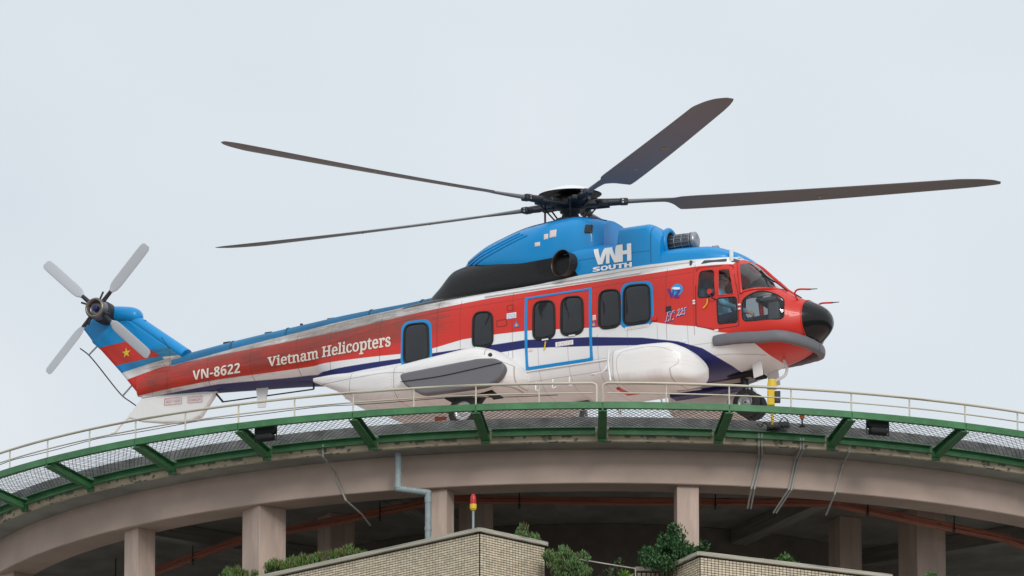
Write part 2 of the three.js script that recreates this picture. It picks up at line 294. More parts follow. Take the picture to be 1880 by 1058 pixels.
// plants
function leafGeo(len, wid) { const g = new THREE.BufferGeometry(); g.setAttribute('position', new THREE.Float32BufferAttribute([0, 0, 0, wid / 2, len * .45, .1 * len, -wid / 2, len * .45, .1 * len, 0, len, -.05 * len], 3)); g.setIndex([0, 1, 2, 1, 3, 2]); return g; }
function plant(label, [x, y, z], clumps, o, grp) {
  const g = group(o.name || 'shrub', null, [x, y, z]); tag(g, label, 'plant', grp);
  const stems = [], pos = [], nor = [], col = [], lg = leafGeo(1, 1), lp = lg.attributes.position, ix = lg.index.array, m = new THREE.Matrix4(), q = new THREE.Quaternion(), v = V(0, 0, 0), e = new THREE.Euler();
  for (const [cx, cy, cz, r, n] of clumps) {
    stems.push(tube([[cx * .6 + rr(-.02, .02), -.15, cz * .6], [cx * .8, cy * .5, cz * .8], [cx, cy + r * .4, cz]], .006, 5));
    for (let i = 0; i < n; i++) {
      const a = rr(0, 6.283), b = Math.acos(rr(-1, 1)), d = r * Math.cbrt(rr(.12, 1)) * rr(.8, 1.12);
      const px = cx + d * Math.sin(b) * Math.cos(a), py = cy + d * Math.cos(b) * .9, pz = cz + d * Math.sin(b) * Math.sin(a);
      e.set(rr(-1.2, 1.2) + (o.up ? 0 : .5), rr(0, 6.3), rr(-1.1, 1.1)); if (o.up) e.set(rr(-.5, .5), rr(0, 6.3), rr(-.5, .5));
      const L = o.len * rr(.6, 1.25); m.compose(V(px, py, pz), q.setFromEuler(e), V(o.wid * rr(.7, 1.2), L, L));
      const k = rr(.6, 1.3), c = rnd() < (o.dry || 0) ? [.16 * k, .09 * k, .045 * k] : [o.col[0] * k * rr(.8, 1.3), o.col[1] * k, o.col[2] * k];
      for (const t of ix) { v.fromBufferAttribute(lp, t).applyMatrix4(m); pos.push(v.x, v.y, v.z); col.push(...c); }
    }
  }
  const f = new THREE.BufferGeometry(); f.setAttribute('position', new THREE.Float32BufferAttribute(pos, 3)); f.setAttribute('color', new THREE.Float32BufferAttribute(col, 3)); f.computeVertexNormals();
  mesh('stem', merge(stems), std([.06, .045, .03], .9), g); mesh('foliage', f, M.leaf, g);
}
M.leaf = std([1, 1, 1], .6, { vertexColors: true });
const blob = (n, R0, H, r, count) => [...Array(n)].map(() => { const a = rr(0, 6.28), d = R0 * Math.sqrt(rnd()); return [d * Math.cos(a), rr(.1, 1) * H * (1 - .45 * d / R0), d * Math.sin(a) * .8, r * rr(.7, 1.2), count]; });
plant('big dark green leafy shrub in front of the middle column', [1.05, 36.85, 13.25], [...blob(34, .5, .7, .17, 120), [.1, .74, 0, .14, 130], [.16, .62, 0, .17, 130], [.05, .45, .1, .2, 160], [-.1, .35, .1, .2, 160], [.6, .48, 0, .1, 90], [.56, .36, .05, .12, 90]], { len: .075, wid: .035, col: [.03, .10, .025] });
plant('feathery green plant with dry tips between the planters', [-.78, 36.62, 13.7], [...blob(26, .38, .68, .12, 150)], { len: .075, wid: .02, col: [.08, .17, .045], dry: .18, up: 1 });
plant('green plant with dry stalks behind the beacon planter', [-1.45, 37.32, 12.6], [...blob(14, .28, .5, .12, 140)], { len: .08, wid: .02, col: [.07, .16, .04], dry: .25, up: 1 });
plant('low tuft of leafy plant left of the big shrub', [.15, 36.6, 13.2], blob(8, .3, .42, .12, 110), { len: .07, wid: .03, col: [.04, .09, .035], dry: .1 });
plant('low leafy plant on the right planter', [3.0, 36.9, 13.0], blob(9, .42, .26, .1, 90), { len: .07, wid: .035, col: [.05, .13, .025] });
plant('leafy plant in the bottom right corner by the right column', [5.7, 36.5, 12.9], blob(9, .45, .45, .12, 90), { len: .08, wid: .035, col: [.05, .14, .025] });
plant('yellow leaved plant right of the right planter corner', [2.62, 36.95, 13.3], blob(3, .1, .12, .06, 40), { len: .07, wid: .03, col: [.5, .5, .03] });
plant('bright green leaf rosette in front of the big shrub', [.3, 36.42, 14.4], blob(3, .12, .12, .08, 26), { len: .13, wid: .05, col: [.16, .3, .03] });
for (const [x, z, h, s, lab] of [[-6.45, 10.05, .2, .4, 'grassy plant at the far left end of the beacon planter'], [-5.75, 10.75, .22, .36, 'grassy plant on the beacon planter under the wide column'], [-5.1, 11.4, .2, .36, 'grassy plant on the beacon planter right of the wide column'], [-4.55, 11.95, .14, .3, 'short grassy plant on the beacon planter left of the drain pipe']])
  plant(lab, [x, 37.36, z - .1], blob(22, s, h * 1.4, .08, 110), { name: 'grassy_plant', len: .1, wid: .016, col: [.10, .2, .04], dry: .2, up: 1 }, 'grassy plants along the planter');

// ------------------------------------------------------------------ helicopter: local x forward, y up, z starboard; hovering above the pad
const heli = group('helicopter', null, [-.5193, 42.4017, .2065]);
{
  const a = R(26), p = R(1.9), ro = R(2), F = V(Math.cos(p) * Math.cos(a), Math.sin(p), Math.cos(p) * Math.sin(a)), R0 = V(-Math.sin(a), 0, Math.cos(a)), U0 = R0.clone().cross(F);
  const U = U0.clone().multiplyScalar(Math.cos(ro)).addScaledVector(R0, -Math.sin(ro)), S = R0.clone().multiplyScalar(Math.cos(ro)).addScaledVector(U0, Math.sin(ro));
  heli.quaternion.setFromRotationMatrix(new THREE.Matrix4().makeBasis(F, U, S));
}
tag(heli, 'red, white and blue twin engine helicopter hovering above the rooftop pad', 'helicopter');
const H = (n, g, m, p = heli) => mesh(n, g, m, p);
// shape-preserving cubic through stations
function pchip(xs, ys) {
  const n = xs.length, d = [], m = []; for (let i = 0; i < n - 1; i++) d.push((ys[i + 1] - ys[i]) / (xs[i + 1] - xs[i]));
  m[0] = d[0]; m[n - 1] = d[n - 2]; for (let i = 1; i < n - 1; i++) m[i] = d[i - 1] * d[i] <= 0 ? 0 : 2 * d[i - 1] * d[i] / (d[i - 1] + d[i]);
  return x => { let i = 0; while (i < n - 2 && x > xs[i + 1]) i++; const h = xs[i + 1] - xs[i], t = Math.min(1, Math.max(0, (x - xs[i]) / h)), t2 = t * t, t3 = t2 * t; return (2 * t3 - 3 * t2 + 1) * ys[i] + (t3 - 2 * t2 + t) * h * m[i] + (-2 * t3 + 3 * t2) * ys[i + 1] + (t3 - t2) * h * m[i + 1]; };
}
const stations = rows => { const xs = rows.map(r => r[0]); return rows[0].slice(1).map((_, k) => pchip(xs, rows.map(r => r[k + 1]))); };
// [u, bottom, top, half width, exponent]
const FUS = [[-9.3, 1.97, 2.44, .10, 2.2], [-8.6, 1.90, 2.48, .26, 2.3], [-7, 1.80, 2.62, .48, 2.4], [-5.2, 1.66, 2.74, .70, 2.6], [-4.9, 1.42, 2.76, .76, 2.8], [-4.4, 1.04, 2.78, .86, 3.0], [-3.5, .80, 2.80, .98, 3.4], [-2.5, .64, 2.85, 1.04, 3.8], [-1, .55, 2.88, 1.06, 4], [1, .55, 2.88, 1.06, 4], [3.0, .55, 2.88, 1.06, 3.8], [3.6, .60, 2.83, 1.03, 3.4], [3.9, .68, 2.68, .98, 3.0], [4.2, .76, 2.40, .90, 2.8], [4.5, .82, 2.11, .80, 2.6], [4.78, .90, 1.92, .66, 2.4], [5.1, 1.10, 1.77, .43, 2.2], [5.28, 1.23, 1.64, .25, 2.05], [5.35, 1.33, 1.52, .11, 2], [5.365, 1.42, 1.43, .005, 2]];
const [fB, fT, fW, fN] = stations(FUS);
const wAt = (u, v) => { const b = fB(u), t = fT(u), n = fN(u), x = Math.min(.985, Math.abs((v - (b + t) / 2) / ((t - b) / 2))); return fW(u) * Math.pow(1 - Math.pow(x, n), 1 / n); };
const U0 = -10.7, U1 = 5.5, V0 = .4, V1 = 4.2;
function setUV(g) { const p = g.attributes.position, uv = new Float32Array(p.count * 2); for (let i = 0; i < p.count; i++) { uv[2 * i] = (p.getX(i) - U0) / (U1 - U0); uv[2 * i + 1] = (p.getY(i) - V0) / (V1 - V0); } g.setAttribute('uv', new THREE.BufferAttribute(uv, 2)); return g; }
// loft of super-ellipse sections; sec(u) -> [vc, hv, wc, hw, n]
function loft(us, sec, ring = 64, cap0 = true, cap1 = true) {
  const pos = [], idx = [];
  for (const u of us) { const [vc, hv, wc, hw, n] = sec(u); for (let k = 0; k < ring; k++) { const t = k / ring * 2 * Math.PI + .001, c = Math.cos(t), s = Math.sin(t); pos.push(u, vc + hv * Math.sign(s) * Math.pow(Math.abs(s), 2 / n), wc + hw * Math.sign(c) * Math.pow(Math.abs(c), 2 / n)); } }
  for (let i = 0; i < us.length - 1; i++) for (let k = 0; k < ring; k++) { const a = i * ring + k, b = i * ring + (k + 1) % ring; idx.push(a, a + ring, b, b, a + ring, b + ring); }
  const ends = []; if (cap0) ends.push(0); if (cap1) ends.push(us.length - 1);
  const caps = [];
  for (const e of ends) { const [vc, hv, wc] = sec(us[e]); const base = pos.length / 3; pos.push(us[e], vc, wc); for (let k = 0; k < ring; k++) pos.push(...pos.slice((e * ring + k) * 3, (e * ring + k) * 3 + 3)); for (let k = 0; k < ring; k++) { const a = base + 1 + k, b = base + 1 + (k + 1) % ring; e ? idx.push(base, b, a) : idx.push(base, a, b); } }
  const g = new THREE.BufferGeometry(); g.setAttribute('position', new THREE.Float32BufferAttribute(pos, 3)); g.setIndex(idx); g.computeVertexNormals(); return setUV(g);
}
const span = (a, b, n) => [...Array(n + 1)].map((_, i) => a + (b - a) * i / n);
const fusSec = (off = 0) => u => [(fB(u) + fT(u)) / 2, (fT(u) - fB(u)) / 2 + off, 0, fW(u) + off, fN(u)];

// livery drawn flat in side view, metres -> canvas
const LW = 2048, LH = Math.round(2048 * (V1 - V0) / (U1 - U0)), lc = canvas(LW, LH), lx = lc.getContext('2d');
const X = u => (u - U0) / (U1 - U0) * LW, Y = v => (V1 - v) / (V1 - V0) * LH;
const fillPoly = (ctx, pts, col) => { ctx.fillStyle = col; ctx.beginPath(); pts.forEach(([u, v], i) => i ? ctx.lineTo(X(u), Y(v)) : ctx.moveTo(X(u), Y(v))); ctx.closePath(); ctx.fill(); };
const lineP = (ctx, pts, col, w) => { ctx.strokeStyle = col; ctx.lineWidth = w; ctx.beginPath(); pts.forEach(([u, v], i) => i ? ctx.lineTo(X(u), Y(v)) : ctx.moveTo(X(u), Y(v))); ctx.stroke(); };
const cRed = '#cf3025', cBlue = '#098bcc', cNavy = '#141a5e', cWhite = '#e6e6e6';
{
  const c = lx; c.fillStyle = cWhite; c.fillRect(0, 0, LW, LH);
  const redTop = [[-9.4, 2.34], [-8.9, 2.40], [-8.16, 2.46], [-6.35, 2.43], [-4.33, 2.42], [-2.28, 2.51], [-1.24, 2.55], [3.0, 2.555], [3.75, 2.53]];
  const redBot = [[-9.4, 1.985], [-7.38, 1.965], [-5.38, 1.87], [-4.85, 1.84], [-3.08, 1.71], [-2.4, 1.72], [-1.79, 1.80], [-1.16, 1.80], [-.48, 1.78], [.95, 1.64], [2.19, 1.57], [2.63, 1.45], [3.13, 1.35], [3.5, 1.2], [3.91, 1.12], [4.14, .94], [4.25, .81], [4.48, .6], [5.5, .5]];
  const navTop = [[-9.4, 1.93], [-7.42, 1.895], [-5.38, 1.75], [-4.85, 1.69], [-3.08, 1.62], [-2.3, 1.62], [-1.16, 1.60], [-.48, 1.60], [.9, 1.46], [1.95, 1.30], [2.67, 1.13], [3.15, .94], [3.57, .64], [3.75, .4]];
  const navBot = [[-9.4, 1.84], [-7.5, 1.78], [-5.38, 1.62], [-4.93, 1.55], [-3.08, 1.53], [-1.17, 1.43], [-.48, 1.44], [.88, 1.29], [1.95, 1.16], [2.4, 1.0], [2.5, .62], [2.6, .4]];
  fillPoly(c, [...redTop, [3.85, 2.78], [4.1, 2.9], [5.5, 2.9], [5.5, .4], ...redBot.slice().reverse()], cRed);
  fillPoly(c, [...navTop, ...navBot.slice().reverse()], cNavy);
  // fin bands
  fillPoly(c, [[-10.7, 4.2], [-8.0, 4.2], [-8.0, 2.62], [-8.7, 2.66], [-9.75, 2.64], [-10.7, 2.62]], cBlue);
  fillPoly(c, [[-10.7, 3.07], [-10.13, 3.07], [-9.35, 3.10], [-8.72, 2.68], [-9.75, 2.66], [-10.7, 2.66]], cRed);
  fillPoly(c, [[-10.7, 2.66], [-9.75, 2.655], [-8.72, 2.68], [-8.66, 2.6], [-9.63, 2.5], [-10.7, 2.44]], cBlue);
  fillPoly(c, [[-10.7, 2.34], [-9.55, 2.34], [-8.7, 2.46], [-8.5, 2.46], [-8.5, 1.99], [-10.7, 1.99]], cRed);
  // panel joints and rivet rows
  for (const u of [-8.55, -7.6, -6.6, -5.55, -4.75, -3.6, -2.35]) lineP(c, [[u, 1.6], [u + .02, 2.75]], 'rgba(60,30,30,.5)', 1.5);
  for (let u = -8.9; u < 3; u += .62) lineP(c, [[u, .5], [u, 1.5]], 'rgba(90,80,75,.35)', 1.2);
  for (const v of [1.02, .8]) lineP(c, [[-4, v], [4.2, v]], 'rgba(90,80,75,.35)', 1.2);
  lineP(c, [[-8.4, 2.56], [-2.4, 2.66], [3.0, 2.67]], 'rgba(70,60,55,.5)', 1.4); lineP(c, [[-8.4, 2.16], [-4.8, 2.2], [-2.4, 2.42], [3.0, 2.44]], 'rgba(70,15,12,.4)', 1.2);
  for (const u of [-1.85, -.75, 2.45, 3.02]) lineP(c, [[u, 1.2], [u, 2.6]], 'rgba(90,20,20,.45)', 1.2);
  for (const [a, b] of [[-9.2, -4.8], [-3.4, -.6], [1.0, 3.0]]) for (let u = a; u < b; u += .09) for (const v of [2.3, 2.0]) { c.fillStyle = 'rgba(50,20,20,.4)'; c.fillRect(X(u), Y(v - (u < -4 ? .02 : 0)), 1.5, 1.5); }
  // exhaust soot and weathering on the boom: streaked brown film with its own grain
  for (let i = 0; i < 5200; i++) { const u = -9.2 + 6.9 * Math.pow(rnd(), .9), v = 1.9 + .95 * Math.pow(rnd(), .6), L = rr(.05, .5); c.fillStyle = `rgba(${70 + rnd() * 30 | 0},${60 + rnd() * 20 | 0},${50 + rnd() * 15 | 0},${rr(.02, .11)})`; c.fillRect(X(u), Y(v), L * 126, rr(1, 4)); }
  for (let i = 0; i < 620; i++) { const u = rr(-9.3, -2.7), v = rr(1.95, 2.85); c.fillStyle = `rgba(${78 + rnd() * 20 | 0},${62 + rnd() * 14 | 0},${52 + rnd() * 12 | 0},${rr(.02, .06)})`; c.beginPath(); c.ellipse(X(u), Y(v), rr(10, 70), rr(4, 16), rr(-.2, .1), 0, 7); c.fill(); }
  for (let i = 0; i < 14; i++) { const u = rr(-9.0, -8.3), v = rr(2.0, 2.5); lineP(c, [[u, v], [u + rr(-.3, .3), v + rr(-.3, .3)]], 'rgba(60,50,45,.25)', 1.5); }
  // upper deck: blue cowling with the black exhaust field
  fillPoly(c, [[-3.2, 2.73], [3.9, 2.73], [3.9, 4.2], [-3.2, 4.2]], cBlue);
  fillPoly(c, [[-3.2, 2.66], [-.2, 2.70], [.6, 2.73], [.42, 3.06], [.5, 4.2], [-3.2, 4.2]], '#07070a');
  for (let i = 0; i < 260; i++) { c.fillStyle = `rgba(${90 + rnd() * 40 | 0},${80 + rnd() * 30 | 0},${70 + rnd() * 25 | 0},${rr(.02, .07)})`; c.fillRect(X(rr(-3, .2)), Y(rr(2.72, 3.5)), rr(10, 60), rr(1, 4)); }
  for (const u of [1.45, 2.12]) lineP(c, [[u, 2.76], [u, 3.7]], 'rgba(0,30,60,.6)', 1.6);
  lineP(c, [[.62, 3.02], [2.1, 3.0]], 'rgba(0,30,60,.5)', 1.4);
  for (const u of [-2.0, -1.1, -.25]) lineP(c, [[u, 2.7], [u, 3.4]], 'rgba(0,0,0,.7)', 1.6);
}
const livery = ctex(lc);
{ // white fairings: same side projection, seams, rivets and stains only
  const wc = canvas(LW, LH), c = wc.getContext('2d'); c.fillStyle = '#e8e6e4'; c.fillRect(0, 0, LW, LH);
  const seam = 'rgba(70,60,55,.55)', ring = (pts, w = 1.4) => lineP(c, [...pts, pts[0]], seam, w);
  { const P = rpoly([[1.75, .84], [2.5, .88], [2.9, .74], [3.02, .52], [2.7, .32], [1.78, .3]], .22, 8); lineP(c, [...P, P[0]], 'rgba(90,75,70,.4)', 1.3); } lineP(c, [[1.68, .2], [1.68, 1.0]], seam, 1.6);
  lineP(c, [[-2.95, .5], [-2.95, 1.5]], seam, 1.6); lineP(c, [[-4.2, .8], [-4.05, 1.6]], seam, 1.4); lineP(c, [[-1.0, 1.2], [-1.05, 1.55]], seam, 1.4); lineP(c, [[-5, 1.42], [-3.2, 1.2], [-2.7, 1.1]], seam, 1.2); ring([[-.85, .62], [-.55, .62], [-.55, 1.0], [-.85, 1.12]], 1.2);
  c.fillStyle = 'rgba(70,60,55,.5)'; for (let v = .55; v < 1.5; v += .06) { c.fillRect(X(-2.9), Y(v), 1.5, 1.5); c.fillRect(X(-3.0), Y(v), 1.5, 1.5); } for (let u = 1.8; u < 3; u += .08) c.fillRect(X(u), Y(.27), 1.5, 1.5);
  for (let i = 0; i < 700; i++) { c.fillStyle = `rgba(120,95,75,${rr(.01, .06)})`; c.fillRect(X(rr(-5.1, 3.2)), Y(rr(.2, 1.6)), rr(4, 50), rr(1, 3)); }
  M.fairing = paint(null, { map: ctex(wc) });
}
M.livery = paint(null, { map: livery });

// skin: cabin and boom in one, nose section cut for the glazing
H('fuselage', loft([...span(-9.3, -5.4, 60), ...span(-5.36, -4.2, 30), ...span(-4.15, 3.0, 90)], fusSec(), 80, true, false), M.livery);
const noseSkin = loft(span(3.0, 4.97, 70), fusSec(), 112, false, false);
const ev = new Evaluator(); ev.attributes = ['position', 'normal', 'uv']; ev.useGroups = false;
function rpoly(pts, r, seg = 4) {                     // round the corners of a polygon
  const out = [], n = pts.length;
  for (let i = 0; i < n; i++) {
    const P = new THREE.Vector2(...pts[i]), A = new THREE.Vector2(...pts[(i + n - 1) % n]), B = new THREE.Vector2(...pts[(i + 1) % n]);
    const k = Math.min(r, P.distanceTo(A) * .48, P.distanceTo(B) * .48), a = P.clone().add(A.sub(P).setLength(k)), b = P.clone().add(B.sub(P).setLength(k));
    for (let j = 0; j <= seg; j++) { const t = j / seg; out.push([(1 - t) * (1 - t) * a.x + 2 * t * (1 - t) * P.x + t * t * b.x, (1 - t) * (1 - t) * a.y + 2 * t * (1 - t) * P.y + t * t * b.y]); }
  }
  return out;
}
function prism(pts, z0, z1) { const g = new THREE.ExtrudeGeometry(new THREE.Shape(pts.map(p => new THREE.Vector2(...p))), { depth: z1 - z0, bevelEnabled: false }).translate(0, 0, z0); const b = new Brush(g); b.updateMatrixWorld(); return b; }
const windowsCut = [
  ['side_window', rpoly([[3.11, 1.91], [3.44, 1.9], [3.41, 2.43], [3.14, 2.43]], .06), 'sideGlass'],
  ['sliding_window', rpoly([[3.52, 1.90], [3.82, 1.9], [3.71, 2.42], [3.50, 2.42]], .03), 'sideGlass'],
  ['lower_window', rpoly([[3.50, 1.35], [3.87, 1.35], [3.86, 1.84], [3.49, 1.85]], .04), 'sideGlass'],
  ['chin_window', rpoly([[3.97, 1.36], [4.70, 1.37], [4.685, 1.77], [4.5, 1.9], [4.3, 1.95], [4.12, 1.88], [3.97, 1.77]], .09), 'sideGlass'],
  ['windshield', rpoly([[3.96, 1.96], [4.2, 2.0], [4.4, 2.02], [4.56, 2.08], [4.75, 2.4], [4.2, 3.0], [3.93, 2.64], [3.84, 2.5]], .05), 'glass'],
];
let cut = new Brush(noseSkin); cut.updateMatrixWorld();
const whole = new Brush(noseSkin.clone()); whole.updateMatrixWorld();
const onSkin = (pts, sg, off = 0) => pts.map(([u, v]) => [u, v, sg * (wAt(u, v) + off)]);
for (const [name, poly, mat] of windowsCut) for (const sg of [1, -1]) {
  const z0 = name === 'windshield' ? .035 : .05, p = sg > 0 ? prism(poly, z0, 1.4) : prism(poly, -1.4, -z0);
  cut = ev.evaluate(cut, p, HOLLOW_SUBTRACTION); cut.updateMatrixWorld();
  const gl = ev.evaluate(whole, p, HOLLOW_INTERSECTION);
  const pane = H(name, clean(gl.geometry), sg < 0 && mat === 'sideGlass' ? M.portGlass : M[mat]);
  if (name !== 'windshield') mesh('seal', tube(onSkin(poly, sg, 0), .013, 6, true, 2), name === 'sliding_window' ? M.red : M.rubber, pane);
}
H('nose_section', clean(cut.geometry), M.livery);
H('centre_post', tube(span(3.84, 4.62, 12).map(u => [u, fT(u) + .004, 0]), .032, 8), M.red);
for (const sg of [1, -1]) {
  H('windshield_post', tube([[3.82, 2.56], [3.88, 2.35], [3.93, 2.1], [3.96, 1.9]].map(([u, v]) => [u, v, sg * (wAt(u, v) + .006)]), .03, 8), M.red);
  H('windshield_sill', tube([[3.95, 1.93], [4.2, 1.985], [4.4, 2.0], [4.56, 2.06]].map(([u, v]) => [u, v, sg * (wAt(u, v) + .006)]), .026, 8), M.red);
}
H('radome', loft([...span(4.972, 5.2, 12), ...span(5.22, 5.364, 12)], fusSec(.004), 64, false, true), M.black);
H('radome_rim', tube([...Array(40)].map((_, i) => { const t = i / 40 * 6.283, u = 4.972, n = fN(u), c = Math.cos(t), s = Math.sin(t); return [u, (fB(u) + fT(u)) / 2 + ((fT(u) - fB(u)) / 2 + .003) * Math.sign(s) * Math.pow(Math.abs(s), 2 / n), (fW(u) + .003) * Math.sign(c) * Math.pow(Math.abs(c), 2 / n)]; }), .014, 6, true, 2), M.red);

// patches lying proud of the skin
function patch(pts, sg, off, rings = 5, surf = wAt, bulge = 0) {
  const n = pts.length, cu = pts.reduce((s, p) => s + p[0], 0) / n, cv = pts.reduce((s, p) => s + p[1], 0) / n, pos = [], idx = [];
  pos.push(cu, cv, sg * (surf(cu, cv) + off + bulge));
  for (let r = 1; r <= rings; r++) for (const [u, v] of pts) { const x = cu + (u - cu) * r / rings, y = cv + (v - cv) * r / rings; pos.push(x, y, sg * (surf(x, y) + off + bulge * (1 - r * r / rings / rings))); }
  for (const [u, v] of pts) pos.push(u, v, sg * (surf(u, v) - .006));
  for (let k = 0; k < n; k++) { const k1 = (k + 1) % n; idx.push(0, 1 + k, 1 + k1); for (let r = 0; r < rings; r++) { const a = 1 + r * n; idx.push(a + k, a + n + k, a + k1, a + k1, a + n + k, a + n + k1); } }
  if (sg < 0) idx.reverse();
  const g = new THREE.BufferGeometry(); g.setAttribute('position', new THREE.Float32BufferAttribute(pos, 3)); g.setIndex(idx); g.computeVertexNormals(); return setUV(g);
}
function band(outer, inner, sg, off, surf = wAt) {
  const n = outer.length, pos = [], idx = []; const put = (l, o) => l.forEach(([u, v]) => pos.push(u, v, sg * (surf(u, v) + o)));
  put(outer, -.006); put(outer, off); put(inner, off); put(inner, -.006);
  for (let k = 0; k < n; k++) for (let r = 0; r < 3; r++) { const k1 = (k + 1) % n, a = r * n; idx.push(a + k, a + k1, a + n + k, a + n + k, a + k1, a + n + k1); }
  if (sg < 0) idx.reverse();
  const g = new THREE.BufferGeometry(); g.setAttribute('position', new THREE.Float32BufferAttribute(pos, 3)); g.setIndex(idx); const q = g.toNonIndexed(); q.computeVertexNormals(); return setUV(q);
}
const grow = (pts, d) => { const n = pts.length, cu = pts.reduce((s, p) => s + p[0], 0) / n, cv = pts.reduce((s, p) => s + p[1], 0) / n, hu = Math.max(...pts.map(p => Math.abs(p[0] - cu))), hv = Math.max(...pts.map(p => Math.abs(p[1] - cv))); return pts.map(([u, v]) => [cu + (u - cu) * (hu + d) / hu, cv + (v - cv) * (hv + d) / hv]); };
const dense = (pts, m) => pts.flatMap((p, i) => { const q = pts[(i + 1) % pts.length]; return [...Array(m)].map((_, k) => [p[0] + (q[0] - p[0]) * k / m, p[1] + (q[1] - p[1]) * k / m]); });
const cabinWindows = [[-3.05, -2.53, 1.50, 2.26, 1], [-1.57, -1.17, 1.60, 2.28, 0], [-.30, .13, 1.58, 2.31, 0], [.28, .72, 1.58, 2.31, 0], [1.07, 1.49, 1.60, 2.33, 0], [1.58, 2.11, 1.60, 2.35, 1]];
for (const sg of [1, -1]) for (const [a, b, lo, hi, blue] of cabinWindows) {
  const P = rpoly([[a, lo], [b, lo - .01], [b - .01, hi - .03], [a + .02, hi]], .15, 6);
  const w = H('cabin_window', patch(P, sg, .006, 6, wAt, .02), M.tint);
  mesh('seal', tube(onSkin(grow(P, .012), sg, .008), .02, 6, true, 2), M.rubber, w);
  if (blue) mesh('surround', band(grow(P, .085), grow(P, .02), sg, .005), M.blue, w);
}
for (const sg of [1, -1]) { // sliding door
  const o = dense(rpoly([[-.49, 1.01], [.91, 1.01], [.91, 2.44], [-.49, 2.44]], .03, 2), 3), i = dense(rpoly([[-.435, 1.065], [.855, 1.065], [.855, 2.40], [-.435, 2.40]], .03, 2), 3);
  const d = H('cabin_door', band(o, i, sg, .012), M.blue);
  mesh('handle', tube([[.1, 1.5], [.085, 1.42], [.07, 1.35]].map(([u, v]) => [u - .15, v, sg * (wAt(u, v) + .02)]), .014, 6), M.yellow, d);
  mesh('rail', tube(span(-1.35, 1.9, 14).map(u => [u, 2.60, sg * (wAt(u, 2.60) + .02)]), .022, 6), M.white, d);
  mesh('lower_rail', tube(span(-.55, 1.2, 8).map(u => [u, .985, sg * (wAt(u, .985) + .012)]), .014, 6), M.white, d);
  for (const u of [-.06, .5]) mesh('latch', new RoundedBoxGeometry(.14, .035, .03, 2, .012).translate(u, 1.545, sg * (wAt(u, 1.545) + .012)), M.white, d);
  // cockpit door outline and fittings
  const c = dense(rpoly([[3.05, 1.36], [3.42, 1.25], [3.90, 1.27], [3.915, 1.86], [3.765, 2.51], [3.06, 2.53]], .05, 3), 3);
  const cd = H('cockpit_door', band(c, grow(c, -.018), sg, .004), std([.18, .012, .01], .6));
  mesh('handle', tube([[3.31, 1.86], [3.29, 1.76], [3.22, 1.69]].map(([u, v]) => [u, v, sg * (wAt(u, v) + .02)]), .014, 6), M.yellow, cd);
  for (const [u, v] of [[3.03, 1.86], [3.03, 1.81], [3.92, 1.68], [3.92, 1.60]]) mesh('hinge', new RoundedBoxGeometry(.05, .035, .03, 1, .008).translate(u, v, sg * (wAt(u, v) + .012)), M.white, cd);
  const mr = mesh('mirror', new THREE.CylinderGeometry(.052, .052, .018, 20).rotateX(Math.PI / 2).translate(3.38, 1.98, sg * (wAt(3.38, 1.98) + .08)), M.red, cd);
  mesh('mirror_arm', tube([[3.38, 1.94, sg * 1.12], [3.42, 1.86, sg * 1.14], [3.47, 1.83, sg * 1.04]], .012, 6), M.dark, cd);
  // roof lights over the cockpit
  H('roof_window', patch(rpoly([[3.13, 2.60], [3.62, 2.60], [3.60, 2.675], [3.17, 2.68]], .02), sg, .005), M.tint);
  H('roof_window', patch(rpoly([[3.70, 2.585], [3.82, 2.58], [3.80, 2.66], [3.70, 2.69]], .02), sg, .005), M.tint);
  // small hatches and fittings on the flank
  for (const [a, b, lo, hi] of [[-.86, -.72, 2.22, 2.34], [-1.08, -.86, 1.93, 2.07]]) H('hatch', band(dense(rpoly([[a, lo], [b, lo], [b, hi], [a, hi]], .025, 2), 2), dense(rpoly([[a + .014, lo + .014], [b - .014, lo + .014], [b - .014, hi - .014], [a + .014, hi - .014]], .02, 2), 2), sg, .004), std([.25, .02, .015], .5));
  H('static_port', new RoundedBoxGeometry(.12, .11, .03, 2, .01).translate(2.5, 1.78, sg * 1.055), M.dark);
  H('grab_step', new RoundedBoxGeometry(.12, .09, .05, 2, .015).translate(2.2, 1.63, sg * 1.07), M.red);
  H('lamp', new THREE.CylinderGeometry(.03, .03, .04, 14).rotateX(Math.PI / 2).translate(2.8, 1.12, sg * 1.04), M.white);
}
// decals: lettering printed on clear film, starboard side
function decal(name, [A, B, C, D], w, h, draw, surf = wAt, off = .008, parent = heli) { // corners top-left, top-right, bottom-right, bottom-left in (u, v)
  const cv = canvas(w, h), c = cv.getContext('2d'); draw(c, w, h);
  const nx = 24, ny = 6, pos = [], uv = [], idx = [];
  for (let j = 0; j <= ny; j++) for (let i = 0; i <= nx; i++) { const s = i / nx, t = j / ny, u = (A[0] * (1 - s) + B[0] * s) * (1 - t) + (D[0] * (1 - s) + C[0] * s) * t, v = (A[1] * (1 - s) + B[1] * s) * (1 - t) + (D[1] * (1 - s) + C[1] * s) * t; pos.push(u, v, surf(u, v) + off); uv.push(s, 1 - t); }
  for (let j = 0; j < ny; j++) for (let i = 0; i < nx; i++) { const a = j * (nx + 1) + i; idx.push(a, a + nx + 1, a + 1, a + 1, a + nx + 1, a + nx + 2); }
  const g = new THREE.BufferGeometry(); g.setAttribute('position', new THREE.Float32BufferAttribute(pos, 3)); g.setAttribute('uv', new THREE.Float32BufferAttribute(uv, 2)); g.setIndex(idx); g.computeVertexNormals();
  return H(name, g, std(null, .45, { map: ctex(cv), transparent: true }), parent);
}
